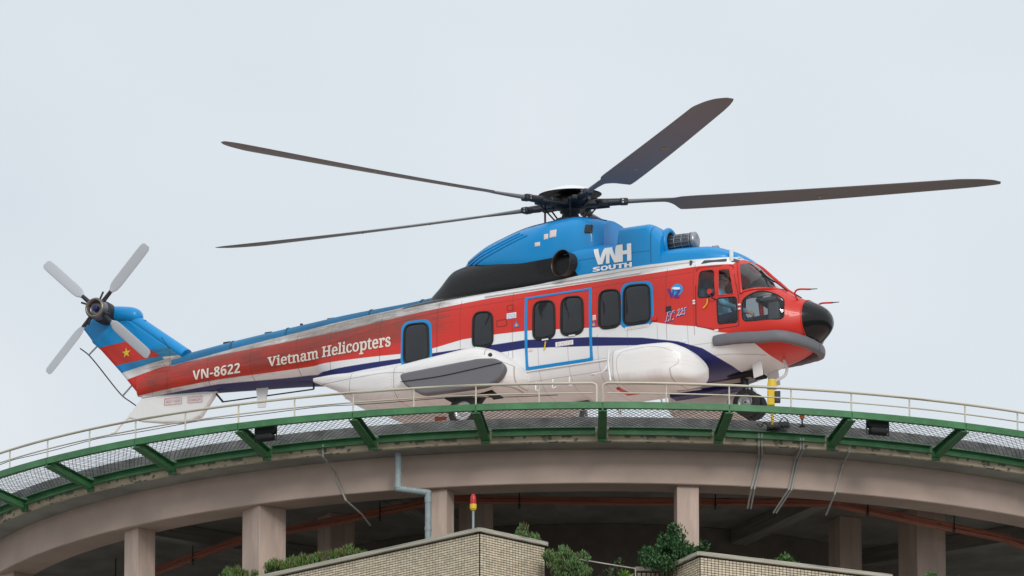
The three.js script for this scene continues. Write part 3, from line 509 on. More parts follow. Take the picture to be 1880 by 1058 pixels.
const fitText = (c, s, font, x, y, w, h, col, stroke) => { // text stretched to a box
  c.save(); c.font = font; const m = c.measureText(s), asc = m.actualBoundingBoxAscent, d = m.actualBoundingBoxDescent, l = m.actualBoundingBoxLeft, r = m.actualBoundingBoxRight;
  c.translate(x, y); c.scale(w / (l + r), h / (asc + d)); c.fillStyle = col; if (stroke) { c.strokeStyle = stroke; c.lineWidth = 5; c.lineJoin = 'round'; c.strokeText(s, l, asc); } c.fillText(s, l, asc); c.restore();
};
decal('registration', [[-7.93, 2.235], [-6.80, 2.205], [-6.83, 1.98], [-7.95, 2.02]], 640, 140, (c, w, h) => fitText(c, 'VN-8622', 'bold 100px sans-serif', 8, 10, w - 16, h - 20, '#e8e0d6'));
decal('operator_lettering', [[-6.20, 2.21], [-3.33, 2.185], [-3.33, 1.80], [-6.23, 1.94]], 1400, 180, (c, w, h) => fitText(c, 'Vietnam Helicopters', '100px serif', 10, 12, w - 20, h - 24, '#e6dcd0', '#e6dcd0'));
decal('type_mark', [[2.42, 1.76], [2.92, 1.80], [2.92, 1.53], [2.42, 1.47]], 300, 160, (c, w, h) => { c.transform(1, 0, -.15, 1, 18, 0); fitText(c, 'EC', 'bold italic 100px serif', 4, 22, 116, 110, '#f4f4f4'); fitText(c, 'EC', 'bold italic 100px serif', 8, 26, 116, 110, '#1c3a96'); fitText(c, '225', 'bold italic 100px serif', 140, 18, 120, 84, '#f4f4f4'); fitText(c, '225', 'bold italic 100px serif', 144, 22, 120, 84, '#1c3a96'); });
decal('emblem', [[2.46, 2.28], [2.83, 2.26], [2.83, 1.93], [2.46, 1.95]], 200, 190, (c, w, h) => {
  c.fillStyle = '#2a93d5'; c.beginPath(); c.arc(122, 78, 66, 0, 7); c.fill();
  c.fillStyle = '#f2f2f2'; c.beginPath(); c.ellipse(112, 62, 46, 14, .12, 0, 7); c.fill(); c.fillRect(60, 52, 90, 8);
  c.fillStyle = '#4a2c86'; for (const P of [[[10, 60], [36, 60], [62, 130], [76, 78], [96, 78], [70, 165], [52, 165]], [[100, 84], [160, 84], [160, 100], [118, 158], [150, 158], [146, 174], [86, 174], [86, 160], [128, 100], [100, 100]]]) { c.beginPath(); P.forEach(q => c.lineTo(...q)); c.closePath(); c.fill(); }
});
const sticker = (A, B, col, lines) => decal('placard', [[A[0], B[1]], [B[0], B[1]], [B[0], A[1]], [A[0], A[1]]], 128, 64, (c, w, h) => { c.fillStyle = col; c.fillRect(0, 0, w, h); c.fillStyle = lines; for (let y = 12; y < h - 8; y += 14) for (let x = 10; x < w - 14;) { const l = rr(8, 26); c.fillRect(x, y, l, 6); x += l + 6; } });
sticker([.15, 1.37], [.52, 1.46], '#ececec', '#b9908f'); sticker([-.86, 2.06], [-.66, 2.17], '#eef0f4', '#3b5fa8'); sticker([1.6, 1.49], [2.1, 1.55], '#e9e4e2', '#d0a9a5'); sticker([.93, 1.78], [1.0, 1.88], '#f0e2e0', '#c77'); sticker([3.42, 1.215], [3.5, 1.255], '#eee', '#ccc'); sticker([-.42, 1.36], [-.33, 1.40], '#f3e3e3', '#c66');
for (const [u, v] of [[-.66, 1.94], [.95, 1.72]]) decal('emblem', [[u - .08, v + .08], [u + .08, v + .08], [u + .08, v - .08], [u - .08, v - .08]], 64, 64, c => { c.fillStyle = '#5a6fb0'; c.beginPath(); c.moveTo(32, 4); c.lineTo(60, 58); c.lineTo(4, 58); c.fill(); c.fillStyle = '#e0a040'; c.beginPath(); c.arc(32, 42, 11, 0, 7); c.fill(); });

// upper deck: engine cowling, rotor fairing, nose fairing, intakes, exhausts
const [cB, cT, cW, cN] = stations([[-2.95, 2.5, 2.98, .26, 2.4], [-2.6, 2.45, 3.16, .52, 2.6], [-2.2, 2.4, 3.44, .70, 2.8], [-1.6, 2.4, 3.5, .82, 3], [-.8, 2.4, 3.5, .90, 3.2], [.2, 2.4, 3.46, .96, 3.2], [.9, 2.4, 3.42, 1.0, 3.2], [1.36, 2.4, 3.36, 1.0, 3.4], [1.42, 2.4, 3.40, 1.0, 4.5], [1.46, 2.4, 3.62, 1.0, 5.5], [2.0, 2.4, 3.62, .99, 5.5], [2.14, 2.4, 3.55, .98, 4.5], [2.3, 2.4, 3.42, .96, 3.6]]);
H('engine_cowling', loft([...span(-2.95, 1.35, 70), ...span(1.365, 1.48, 10), ...span(1.5, 2.3, 26)], u => [(cB(u) + cT(u)) / 2, (cT(u) - cB(u)) / 2, 0, cW(u), cN(u)], 72), M.livery);
const cowlW = (u, v) => { const b = cB(u), t = cT(u), n = cN(u), x = Math.min(.98, Math.abs((v - (b + t) / 2) / ((t - b) / 2))); return cW(u) * Math.pow(1 - Math.pow(x, n), 1 / n); };
decal('operator_mark', [[.93, 3.21], [1.75, 3.20], [1.75, 2.85], [.93, 2.87]], 480, 210, (c, w, h) => { c.transform(1, 0, 0, 1, 0, 0); for (const [s, x, ww] of [['V', 6, 180], ['N', 166, 156], ['H', 320, 154]]) fitText(c, s, 'bold 100px sans-serif', x, 8, ww - 10, h - 16, '#f1f1f1', '#f1f1f1'); }, cowlW, .012);
decal('operator_mark', [[.92, 2.845], [1.75, 2.835], [1.75, 2.72], [.92, 2.735]], 480, 76, (c, w, h) => { ['S', 'O', 'U', 'T', 'H'].forEach((s, i) => fitText(c, s, 'bold 100px sans-serif', 6 + i * 95, 8, 84, h - 16, '#f1f1f1', '#f1f1f1')); }, (u, v) => cowlW(u, Math.max(v, 2.8)), .014);
// side panel joint strips of the intake box
const [dB, dT, dW, dN] = stations([[-2.14, 3.36, 3.50, .10, 2], [-2.0, 3.20, 3.60, .46, 2], [-1.4, 2.92, 3.87, .80, 2.1], [-.5, 2.75, 4.05, .93, 2.6], [.3, 2.75, 4.08, .95, 2.9], [.8, 2.8, 4.0, .84, 3.0], [1.0, 2.9, 3.95, .66, 2.8]]);
const dome = H('rotor_fairing', loft(span(-2.14, 1.0, 60), u => [(dB(u) + dT(u)) / 2, (dT(u) - dB(u)) / 2, 0, dW(u), dN(u)], 64), M.blue);
const domeW = (u, v) => { const b = dB(u), t = dT(u), n = dN(u), x = Math.min(.98, Math.abs((v - (b + t) / 2) / ((t - b) / 2))); return dW(u) * Math.pow(1 - Math.pow(x, n), 1 / n); };
mesh('rim', tube(span(-2.0, .98, 20).map(u => [u, dT(u) - .07, domeW(u, dT(u) - .07) + .002]), .014, 6), M.navy, dome);
mesh('window', patch(dense(rpoly([[.70, 3.58], [.84, 3.57], [.84, 3.75], [.70, 3.76]], .02), 2), 1, .014, 4, domeW), M.tint, dome);
for (const [a, b, lo, hi] of [[-.12, -.03, 3.55, 3.66], [0, .14, 3.57, 3.72], [-.31, -.2, 3.44, 3.52]]) mesh('placard', patch(rpoly([[a, lo], [b, lo], [b, hi], [a, hi]], .008), 1, .006, 2, domeW), std([.75, .62, .6], .6), dome);
for (const k of [0, 1, 2]) mesh('rib', tube(span(-1.9 + k * .06, -.7 + k * .1, 10).map(u => { const v = 3.44 + (u + 1.9) * .3 - k * .075; return [u, v, domeW(u, v) + .002]; }), .02, 6), M.blue, dome);
const [nB, nT, nW, nN] = stations([[1.9, 2.35, 3.08, .965, 3.6], [2.6, 2.35, 3.10, .94, 3.2], [3.1, 2.4, 3.09, .85, 2.8], [3.5, 2.5, 2.98, .68, 2.5], [3.78, 2.6, 2.82, .45, 2.2], [3.86, 2.66, 2.72, .2, 2]]);
H('nose_fairing', loft(span(1.9, 3.86, 34), u => [(nB(u) + nT(u)) / 2, (nT(u) - nB(u)) / 2, 0, nW(u), nN(u)], 56), M.livery);
for (const sg of [1, -1]) {
  const lip = H('air_intake', new THREE.TorusGeometry(.26, .055, 12, 32).scale(1, 1, 1).rotateY(Math.PI / 2).translate(2.3, 3.22, sg * .5), M.blue);
  mesh('duct', new THREE.CylinderGeometry(.25, .2, .3, 28, 1, true).rotateZ(Math.PI / 2).translate(2.2, 3.22, sg * .5), M.soot, lip);
  mesh('duct_face', new THREE.CircleGeometry(.24, 28).rotateY(Math.PI / 2).translate(2.305, 3.22, sg * .5), M.soot, lip);
  const cage = []; for (let k = 0; k < 14; k++) { const t = k / 14 * 6.283; cage.push(bar([2.3, 3.22 + .17 * Math.cos(t), sg * .5 + .17 * Math.sin(t)], [2.84, 3.22 + .15 * Math.cos(t), sg * .5 + .15 * Math.sin(t)], .006, .006, 5)); }
  for (const x of [2.45, 2.6, 2.75]) cage.push(new THREE.TorusGeometry(.163, .007, 6, 24).rotateY(Math.PI / 2).translate(x, 3.22, sg * .5));
  mesh('intake_grille', merge(cage), M.steel, lip).userData.kind = 'stuff';
  mesh('intake_barrel', new THREE.CylinderGeometry(.145, .16, .5, 24, 1, true).rotateZ(Math.PI / 2).translate(2.57, 3.22, sg * .5), std([.09, .1, .12], .35, { metalness: .5 }), lip);
  mesh('intake_cap', new THREE.LatheGeometry([[.001, .02], [.09, .02], [.13, 0], [.165, -.02], [.165, -.07], [.15, -.07]].map(p => new THREE.Vector2(...p)), 24).rotateZ(-Math.PI / 2).translate(2.86, 3.22, sg * .5), M.steel, lip);
  // exhaust: curved pipe out of the cowling, open to the rear and side
  const ax = V(-.33, .03, sg * .94).normalize(), q = new THREE.Quaternion().setFromUnitVectors(V(0, 1, 0), ax), root = V(.50, 2.97, sg * .56);
  const ex = (pr) => new THREE.LatheGeometry(pr.map(p => new THREE.Vector2(...p)), 36).applyQuaternion(q).translate(root.x, root.y, root.z);
  const e = H('exhaust_pipe', ex([[.24, -.1], [.24, .48], [.25, .55], [.262, .58], [.25, .585], [.232, .55], [.225, 0], [.225, -.1]]), M.exhaust);
  mesh('inner_duct', ex([[.22, .5], [.219, -.2], [.001, -.3]]), M.soot, e);
  mesh('collar', ex([[.245, .1], [.31, .14], [.32, .2], [.25, .24]]), M.black, e);
}
H('engine_firewall', new RoundedBoxGeometry(.02, .5, 1.2, 1, .008).translate(2.302, 3.0, 0), M.blue);

// main rotor: its own disc tilt, blades at rest where the shutter caught them
const rotor = group('main_rotor', heli, [0, 4.5, 0]);
{
  const wq = new THREE.Quaternion().setFromUnitVectors(V(0, 1, 0), V(-Math.sin(R(1.5)), 1, Math.sin(R(2.6))).normalize());
  rotor.quaternion.copy(heli.quaternion).invert().multiply(wq);
  const L = (pr, seg = 32) => new THREE.LatheGeometry(pr.map(p => new THREE.Vector2(...p)), seg);
  H('mast', L([[.16, -.5], [.16, -.36], [.12, -.34], [.12, -.22], [.2, -.18], [.2, -.05], [.14, 0], [.14, .14]]), M.dark, rotor);
  H('swashplate', merge([L([[.15, -.40], [.27, -.38], [.30, -.36], [.30, -.32], [.27, -.30], [.15, -.29]]), ...[0, 1, 2].map(k => bar([.22 * Math.cos(k * 2.1), -.42, .22 * Math.sin(k * 2.1)], [.25 * Math.cos(k * 2.1), -.6, .25 * Math.sin(k * 2.1)], .03))]), M.dark, rotor);
  H('rotor_hub', merge([L([[.1, -.14], [.3, -.1], [.34, -.03], [.34, .05], [.3, .12], [.1, .15]]), ...[0, 1, 2, 3, 4].map(k => rbox(.5, .15, .3, .05, .3, 0, 0).rotateY(-R(0 + 72 * k)))]), M.dark, rotor);
  const cap = H('hub_cap', L([[.001, .34], [.15, .33], [.3, .29], [.45, .235], [.56, .19], [.60, .17]], 48), M.white, rotor);
  mesh('cap_underside', L([[.605, .168], [.595, .16], [.45, .17], [.3, .2], [.15, .16], [.12, .1]], 48), std([.035, .028, .026], .4), cap);
  // blade as a loft of aerofoil sections along the span
  const rows = [[.98, .10, .10, 0, 0], [1.3, .11, .085, 0, 0], [1.8, .16, .06, -.02, 2], [1.98, .34, .052, -.11, 3], [2.12, .60, .055, -.2, 4], [2.4, .62, .06, -.2, 4], [7.3, .60, .052, -.2, -2], [7.7, .52, .042, -.23, -2.5], [8.03, .36, .03, -.28, -3], [8.2, .16, .012, -.34, -3]];
  const [bc, bt, bo, btw] = stations(rows), us = [...span(.98, 2.4, 24), ...span(2.6, 7.2, 24), ...span(7.3, 8.2, 16)], ring = 20, pos = [], idx = [];
  const pitch = R(8);
  for (const x of us) {
    const ch = bc(x), th = bt(x), zc = bo(x), tw = pitch + R(btw(x)), cone = Math.tan(R(1.5)) * (x - .6) + .0016 * (x - .6) * (x - .6);
    for (let k = 0; k < ring; k++) {
      const t = k / ring * 6.2832, c = Math.cos(t), s = Math.sin(t), fx = .5 * c, y = th * .5 * s * (x < 1.9 ? 1 : Math.pow((c + 1) / 2, .35) * 1.15) * (s < 0 ? .85 : 1), z = fx * ch + zc;
      const Z = z * Math.cos(tw) - y * Math.sin(tw), Yy = z * Math.sin(tw) + y * Math.cos(tw); pos.push(x, Yy + cone, Z);
    }
  }
  for (let i = 0; i < us.length - 1; i++) for (let k = 0; k < ring; k++) { const a = i * ring + k, b = i * ring + (k + 1) % ring; idx.push(a, a + ring, b, b, a + ring, b + ring); }
  for (let k = 1; k < ring - 1; k++) { const b = (us.length - 1) * ring; idx.push(b, b + k, b + k + 1); idx.push(0, k + 1, k); }
  const bg = new THREE.BufferGeometry(); bg.setAttribute('position', new THREE.Float32BufferAttribute(pos, 3)); bg.setIndex(idx); bg.computeVertexNormals();
  const sleeve = merge([bar([.3, 0, 0], [.75, .01, 0], .085, .07, 16), bar([.72, .005, 0], [1.05, .015, 0], .075, .065, 16), rbox(.16, .12, .2, .03, 1.02, .012, 0), rbox(.2, .09, .12, .03, .62, -.02, .13)]);
  const bolts = merge([0, 1].map(k => new THREE.CylinderGeometry(.018, .018, .22, 8).rotateX(Math.PI / 2).translate(1.0 + 0, .035 - k * .05, 0)));
  for (let k = 0; k < 5; k++) {
    const ry = -R(0 + 72 * k);
    H('rotor_blade', bg, M.blade, rotor).rotation.y = ry;
    H('blade_sleeve', sleeve, M.dark, rotor).rotation.y = ry;
    H('blade_bolt', bolts, M.steel, rotor).rotation.y = ry;
    H('pitch_link', merge([bar([.58, -.03, .2], [.28, -.36, .1], .016), bar([.45, .02, .1], [.6, -.02, .21], .03)]), M.dark, rotor).rotation.y = ry;
    H('lag_damper', bar([.25, -.06, -.18], [.75, -.04, -.13], .04, .035, 12), M.dark, rotor).rotation.y = ry;
    for (const x of [3.15, 4.75]) H('blade_mark', rbox(.03, .005, .12, .002, x, Math.tan(R(1.5)) * (x - .6) + .0016 * (x - .6) ** 2 - .075, -.28).rotateX(0), M.yellow, rotor).rotation.y = ry;
  }
}
H('mast_cover', new THREE.LatheGeometry([[.34, -.06], [.34, .0], [.3, .03], [.2, .05], [.16, .2]].map(p => new THREE.Vector2(...p)), 32).translate(0, 4.07, 0), M.dark);
H('whip_antenna', bar([-.4, 3.9, .28], [-.4, 4.5, .28], .022, .02, 8), M.dark);

// tail: spine, fin, ventral fin, gearbox, tail rotor
{
  const sp = loft(span(-8.5, -2.3, 50), u => [fT(u) + .0, THREE.MathUtils.lerp(.17, .21, (u + 8.5) / 6.2), 0, THREE.MathUtils.lerp(.16, .24, (u + 8.5) / 6.2), 2.4], 28);
  const spine = H('tail_spine', sp, std(null, .4, { map: dirtTex(512, [.09, .42, .60], .25, 71, 12, 1, .32, [.2, .4, .5]) }));
  for (const u of [-7.2, -6.0, -4.2, -3.1]) mesh('joint_band', loft([u - .012, u + .012], x => [fT(x), .185 + .04 * (u + 8.5) / 6.2, 0, .175 + .08 * (u + 8.5) / 6.2, 2.4], 24), std([.03, .1, .15], .5), spine);
  for (const u of [-7.35, -6.45, -5.1]) mesh('vent', rbox(.16, .04, .1, .012, u, fT(u) + .19, 0), M.dark, spine);
  mesh('tail_lamp', rbox(.05, .06, .05, .01, -5.75, fT(-5.75) + .21, 0), M.dark, spine);
  function fin(pts, thick, edge, fn) { // extruded outline thinned towards a line: fn(u, v) -> 0..1
    const s = new THREE.Shape(pts.map(p => new THREE.Vector2(...p))), g = new THREE.ExtrudeGeometry(s, { depth: .002, bevelEnabled: true, bevelThickness: thick / 2, bevelSize: thick * .28, bevelOffset: -thick * .28, bevelSegments: 5, curveSegments: 6 }).translate(0, 0, -.001), p = g.attributes.position;
    for (let i = 0; i < p.count; i++) p.setZ(i, p.getZ(i) * (edge + (1 - edge) * fn(p.getX(i), p.getY(i))));
    g.computeVertexNormals(); return setUV(g);
  }
  const fw = (u, v) => { const te = -9.19 - (v - 1.86) * .79; return THREE.MathUtils.clamp((u - te) / 1.0, 0, 1); };
  const f = H('tail_fin', fin([[-9.2, 1.9], [-9.7, 2.54], [-10.12, 3.03], [-10.3, 3.2], [-10.33, 3.27], [-10.51, 3.52], [-10.21, 3.76], [-9.9, 3.74], [-9.5, 3.6], [-9.28, 3.46], [-8.45, 2.82], [-8.2, 2.6], [-8.25, 2.2], [-8.5, 1.92]], .3, .25, fw), M.livery);
  decal('star', [[-9.62, 2.98], [-9.40, 2.98], [-9.40, 2.76], [-9.62, 2.76]], 96, 96, c => { c.fillStyle = '#e8c83a'; c.beginPath(); for (let k = 0; k < 10; k++) { const a = -Math.PI / 2 + k * Math.PI / 5, r = k % 2 ? 18 : 46; c.lineTo(48 + r * Math.cos(a), 50 + r * Math.sin(a)); } c.fill(); }, (u, v) => .15 * (.25 + .75 * fw(u, v)), .01);
  const spar = H('fin_leading_edge', loft(span(0, 1, 20), () => [0, .13, 0, .17, 2], 20), M.blue);
  { const p = spar.geometry.attributes.position; for (let i = 0; i < p.count; i++) { const t = p.getX(i), n = p.getY(i); p.setXYZ(i, -8.25 - 1.1 * t + n * .6, 2.66 + .84 * t + n * .78, p.getZ(i) * (1 - .1 * t)); } spar.geometry.computeVertexNormals(); }
  mesh('joint_band', rbox(.03, .3, .33, .01).rotateZ(.65).translate(-8.62, 2.93, 0), std([.01, .12, .3], .5), spar);
  H('ventral_fin', fin([[-9.22, 1.93], [-9.56, 1.59], [-9.2, 1.45], [-8.75, 1.36], [-8.3, 1.30], [-8.1, 1.31], [-7.92, 1.38], [-7.57, 1.84], [-8.2, 1.95]], .16, .35, (u) => THREE.MathUtils.clamp((u + 9.5) / 1.2, 0, 1)), paint([.74, .74, .73]));
  const vs = (u, v) => .08 * (.35 + .65 * THREE.MathUtils.clamp((u + 9.5) / 1.2, 0, 1));
  for (const [s, a, b, lo, hi] of [['NGUY HIEM', -8.70, -8.31, 1.70, 1.84], ['DANGER', -8.18, -7.86, 1.67, 1.80]]) decal('placard', [[a, hi], [b, hi - .02], [b, lo - .02], [a, lo]], 256, 96, (c, w, h) => { c.strokeStyle = '#b04a4c'; c.lineWidth = 6; c.strokeRect(5, 5, w - 10, h - 10); fitText(c, s, '100px sans-serif', 26, 28, w - 52, h - 56, '#b04a4c'); }, vs, .012);
  H('tail_skid', tube([[-9.3, 1.7, 0], [-9.53, 1.58, 0], [-9.7, 1.46, 0], [-9.82, 1.34, 0], [-9.9, 1.33, 0]], .028, 8), M.white);
  const wa = H('rail_antenna', tube([[-10.58, 3.13, 0], [-10.39, 2.97, 0], [-9.65, 2.04, 0], [-9.5, 1.92, 0], [-9.36, 1.81, 0]], .013, 6), M.dark);
  mesh('standoff', bar([-10.39, 2.97, 0], [-10.18, 3.14, 0], .018), M.steel, wa); mesh('standoff', bar([-9.65, 2.04, 0], [-9.45, 2.22, 0], .018), M.steel, wa);
  const ua = H('boom_antenna', bar([-7.48, 1.62, 0], [-5.5, 1.60, 0], .014, .014, 6), M.dark); mesh('standoff', bar([-7.62, 1.82, 0], [-7.46, 1.62, 0], .02), M.dark, ua); mesh('standoff', bar([-5.5, 1.60, 0], [-5.5, 1.72, 0], .018), M.dark, ua);
  H('blade_antenna', fin([[-6.74, 1.84], [-6.71, 1.40], [-6.54, 1.38], [-6.47, 1.82]], .03, 1, () => 1), M.white);
  // gearbox fairing and rotor
  H('tail_gearbox', loft(span(-9.95, -9.2, 20), u => { const t = (u + 9.95) / .75, k = Math.sqrt(Math.max(.002, 1 - Math.pow(2 * t - 1, 4))); return [3.72 - .14 * t, .17 * k, .02, .2 * k, 2.2]; }, 32), M.blue);
  H('gearbox_duct', bar([-9.3, 3.5, .05], [-9.12, 3.43, .05], .06, .055, 14), M.blue);
  const tr = group('tail_rotor', heli, [-9.93, 3.7, .18]);
  const L = (pr, seg = 32) => new THREE.LatheGeometry(pr.map(p => new THREE.Vector2(...p)), seg).rotateX(Math.PI / 2);
  H('drive_housing', L([[.22, -.05], [.22, .12], [.18, .2], [.12, .24], [.1, .3]]), M.dark, tr);
  H('rotor_hub', L([[.1, .2], [.2, .22], [.21, .28], [.21, .42], [.19, .46], [.15, .46], [.14, .38], [.1, .36], [.001, .36]]), std([.2, .18, .165], .35, { metalness: .7 }), tr);
  H('hub_nut', L([[.001, .44], [.05, .44], [.06, .42], [.06, .35]], 16), M.navy, tr);
  const rows = [[.2, .07, .06], [.42, .08, .05], [.55, .19, .028], [.7, .21, .026], [1.4, .21, .02], [1.54, .19, .015], [1.575, .12, .008]], [bc, bt] = stations(rows), us = span(.2, 1.575, 30), ring = 16, pos = [], idx = [];
  for (const x of us) for (let k = 0; k < ring; k++) { const t = k / ring * 6.2832, tw = R(14), y = bc(x) * .5 * Math.cos(t), z = bt(x) * .5 * Math.sin(t); pos.push(x, y * Math.cos(tw) - z * Math.sin(tw), .33 + y * Math.sin(tw) + z * Math.cos(tw)); }
  for (let i = 0; i < us.length - 1; i++) for (let k = 0; k < ring; k++) { const a = i * ring + k, b = i * ring + (k + 1) % ring; idx.push(a, a + ring, b, b, a + ring, b + ring); }
  for (let k = 1; k < ring - 1; k++) { const b = (us.length - 1) * ring; idx.push(b, b + k, b + k + 1); }
  const g = new THREE.BufferGeometry(); g.setAttribute('position', new THREE.Float32BufferAttribute(pos, 3)); g.setIndex(idx); g.computeVertexNormals();
  for (const d of [46, 136, 226, 316]) { H('tail_blade', g, M.bladeTail, tr).rotation.z = R(d); H('pitch_horn', merge([bar([.12, .02, .4], [.34, .1, .38], .02), bar([.16, 0, .33], [.44, 0, .33], .045, .04)]), M.dark, tr).rotation.z = R(d); }
}

// sponsons, float covers
for (const sg of [1, -1]) {
  const sp = (name, rows, n, us, mat) => { const [vc, hv, wc, hw] = stations(rows); return H(name, loft(us, u => [vc(u), hv(u), sg * wc(u), hw(u), n], 48), mat); };
  const rs = sp('rear_sponson', [[-5.15, 1.56, .04, .66, .05], [-4.6, 1.40, .16, .76, .2], [-4.0, 1.2, .27, .9, .36], [-3.0, 1.01, .36, 1.12, .55], [-2.0, .98, .44, 1.22, .62], [-1.3, .99, .48, 1.24, .62], [-.95, .96, .42, 1.2, .58], [-.65, .9, .3, 1.1, .46], [-.5, .87, .16, 1.04, .28], [-.46, .86, .04, 1.0, .1]], 3, [...span(-5.15, -1, 40), ...span(-.95, -.46, 14)], M.fairing);
  mesh('nav_light', new THREE.SphereGeometry(.035, 14, 8).scale(1.4, .7, 1).translate(-1.35, 1.475, sg * 1.4), sg > 0 ? std([.02, .5, .16], .2, { emissive: new THREE.Color(.05, 1, .35), emissiveIntensity: .8 }) : std([.5, .02, .02], .2), rs);
  for (const [u, v, r] of [[-1.6, 1.40, .035], [-.9, 1.2, .04]]) mesh('port', new THREE.CylinderGeometry(r, r, .03, 14).rotateX(Math.PI / 2 - .5 * sg).translate(u, v, sg * (v > 1.3 ? 1.62 : 1.72)), M.dark, rs);
  const shp = new THREE.Shape(rpoly([[-2.72, 1.02], [-1.1, 1.13], [-.72, 1.09], [-.53, .9], [-.68, .66], [-.95, .56], [-2.25, .55], [-2.62, .8]], .12, 5).map(p => new THREE.Vector2(...p)));
  const fc = H('float_cover', new THREE.ExtrudeGeometry(shp, { depth: .1, bevelEnabled: true, bevelThickness: .05, bevelSize: .05, bevelOffset: -.05, bevelSegments: 4 }).translate(1.6, -.85, -.05).rotateY(.075 * sg).translate(-1.6, .85, sg * 1.80), M.floatGrey);
  mesh('seam', tube([[-2.65, .85], [-1.9, .86], [-1.2, .92], [-.6, .98]].map(([u, v]) => [u, v, sg * (1.91 + (u + 1.6) * -.075)]), .008, 5), M.rubber, fc);
  sp('front_sponson', [[1.58, .62, .30, 1.3, .46], [1.72, .61, .36, 1.3, .52], [2.2, .60, .39, 1.31, .54], [2.7, .58, .39, 1.29, .53], [3.0, .53, .33, 1.24, .45], [3.15, .48, .24, 1.18, .34], [3.24, .46, .12, 1.12, .2], [3.27, .45, .02, 1.08, .05]], 4.2, [...span(1.58, 1.75, 5), ...span(1.85, 2.95, 16), ...span(3.0, 3.27, 14)], M.fairing);
  H('sponson_edge', tube([[1.6, .95], [1.58, .7], [1.62, .32]].map(([u, v]) => [u, v, sg * 1.79]), .022, 6), M.white);
  H('step', tube([[.95, .72, sg * 1.0], [1.0, .66, sg * 1.3], [1.22, .66, sg * 1.32], [1.26, .9, sg * 1.08]], .018, 6), M.white);
  for (const u of [-.25, .1, .45]) H('foothold', tube([[u, .62, sg * .98], [u, .56, sg * 1.12], [u, .74, sg * 1.1]], .014, 6), M.white);
  // nose float cover: flattened tube round the chin
  const path = new THREE.CatmullRomCurve3([[3.38, 1.05, .985], [3.8, 1.05, .965], [4.3, 1.03, .87], [4.6, 1.03, .78], [4.78, 1.005, .66], [4.93, .975, .46], [5.01, .955, .22], [5.03, .95, 0]].map(([u, v, w]) => V(u, v, sg * w)));
  const N = 48, ring = 20, pos = [], idx = [], up = V(0, 1, 0);
  for (let i = 0; i <= N; i++) { const t = i / N, p = path.getPointAt(t), tg = path.getTangentAt(t), side = tg.clone().cross(up).normalize(), upn = side.clone().cross(tg).normalize(), e = Math.min(1, .85 + i * .06); for (let k = 0; k < ring; k++) { const a = k / ring * 6.2832, c = Math.cos(a), s = Math.sin(a), wr = 1 + .03 * Math.sin(i * 1.3) * Math.sin(a * 2); const q = p.clone()  .addScaledVector(upn, .112 * e * wr * Math.sign(s) * Math.pow(Math.abs(s), .8))  .addScaledVector(side, .075 * e * wr * Math.sign(c) * Math.pow(Math.abs(c), .8)); pos.push(q.x, q.y, q.z); } }
  for (let i = 0; i < N; i++) for (let k = 0; k < ring; k++) { const a = i * ring + k, b = i * ring + (k + 1) % ring; idx.push(a, a + ring, b, b, a + ring, b + ring); }
  for (let k = 1; k < ring - 1; k++) idx.push(0, k, k + 1);
  const g = new THREE.BufferGeometry(); g.setAttribute('position', new THREE.Float32BufferAttribute(pos, 3)); g.setIndex(idx); g.computeVertexNormals();
  H('nose_float_cover', g, M.floatGrey);
  H('gear_door', rbox(.22, .34, .02, .008).rotateZ(.12).rotateY(-.25 * sg).translate(3.98, .60, sg * .36), M.white);
  // pitot tubes and wipers
  const pt = H('pitot_tube', tube([[4.88, 1.74, sg * .4], [4.84, 1.9, sg * .5], [4.9, 1.95, sg * .52], [5.16, 1.93, sg * .5]], .017, 8), M.red); mesh('probe', bar([5.1, 1.935, sg * .505], [5.3, 1.92, sg * .495], .012, .007), M.dark, pt);
  const wp = H('wiper', tube([[4.62, 1.99, sg * .34], [4.45, 2.14, sg * .42], [4.2, 2.3, sg * .55]].map(([u, v, w]) => [u, v + .03, w]), .013, 6), M.rubber); mesh('wiper_blade', tube([[4.48, 2.12, sg * .62], [4.28, 2.27, sg * .52], [4.12, 2.44, sg * .42]].map(([u, v, w]) => [u, v + .025, w]), .016, 6), M.rubber, wp);
}
// landing gear
const tyreG = (r, w) => new THREE.LatheGeometry([[r * .55, -w * .42], [r * .8, -w * .5], [r * .95, -w * .4], [r, -w * .18], [r, w * .18], [r * .95, w * .4], [r * .8, w * .5], [r * .55, w * .42]].map(p => new THREE.Vector2(...p)), 36).rotateX(Math.PI / 2);
const rimG = (r, w) => new THREE.LatheGeometry([[.02, w * .3], [r * .2, w * .34], [r * .25, w * .2], [r * .45, w * .16], [r * .55, w * .36], [r * .6, w * .46], [r * .56, w * .5]].map(p => new THREE.Vector2(...p)), 28).rotateX(Math.PI / 2);
M.rimLight = std([.6, .6, .6], .35, { metalness: .4 });
function wheel(x, y, z, r, w, sg) { const t = H('wheel', tyreG(r, w).translate(x, y, z), M.rubber); const g = rimG(r, w); if (sg < 0) g.rotateY(Math.PI); mesh('rim', g.translate(x, y, z), r > .3 ? M.rimLight : M.rim, t); }
wheel(3.65, .02, .17, .26, .17, 1); wheel(3.65, .02, -.17, .26, .17, -1);
H('nose_strut', merge([bar([3.62, .02, 0], [3.56, .38, 0], .045, .045, 14), bar([3.56, .36, 0], [3.52, .75, 0], .075, .085, 14), bar([3.65, .02, -.15], [3.65, .02, .15], .04), bar([3.72, .18, 0], [3.68, .38, 0], .02), bar([3.72, .2, 0], [3.63, .06, 0], .02)]), M.dark);
H('strut_piston', bar([3.625, .06, 0], [3.575, .33, 0], .05, .05, 14), M.steel);
H('wheel_bay', rbox(.62, .06, .5, .02, 3.6, .585, 0), M.soot);
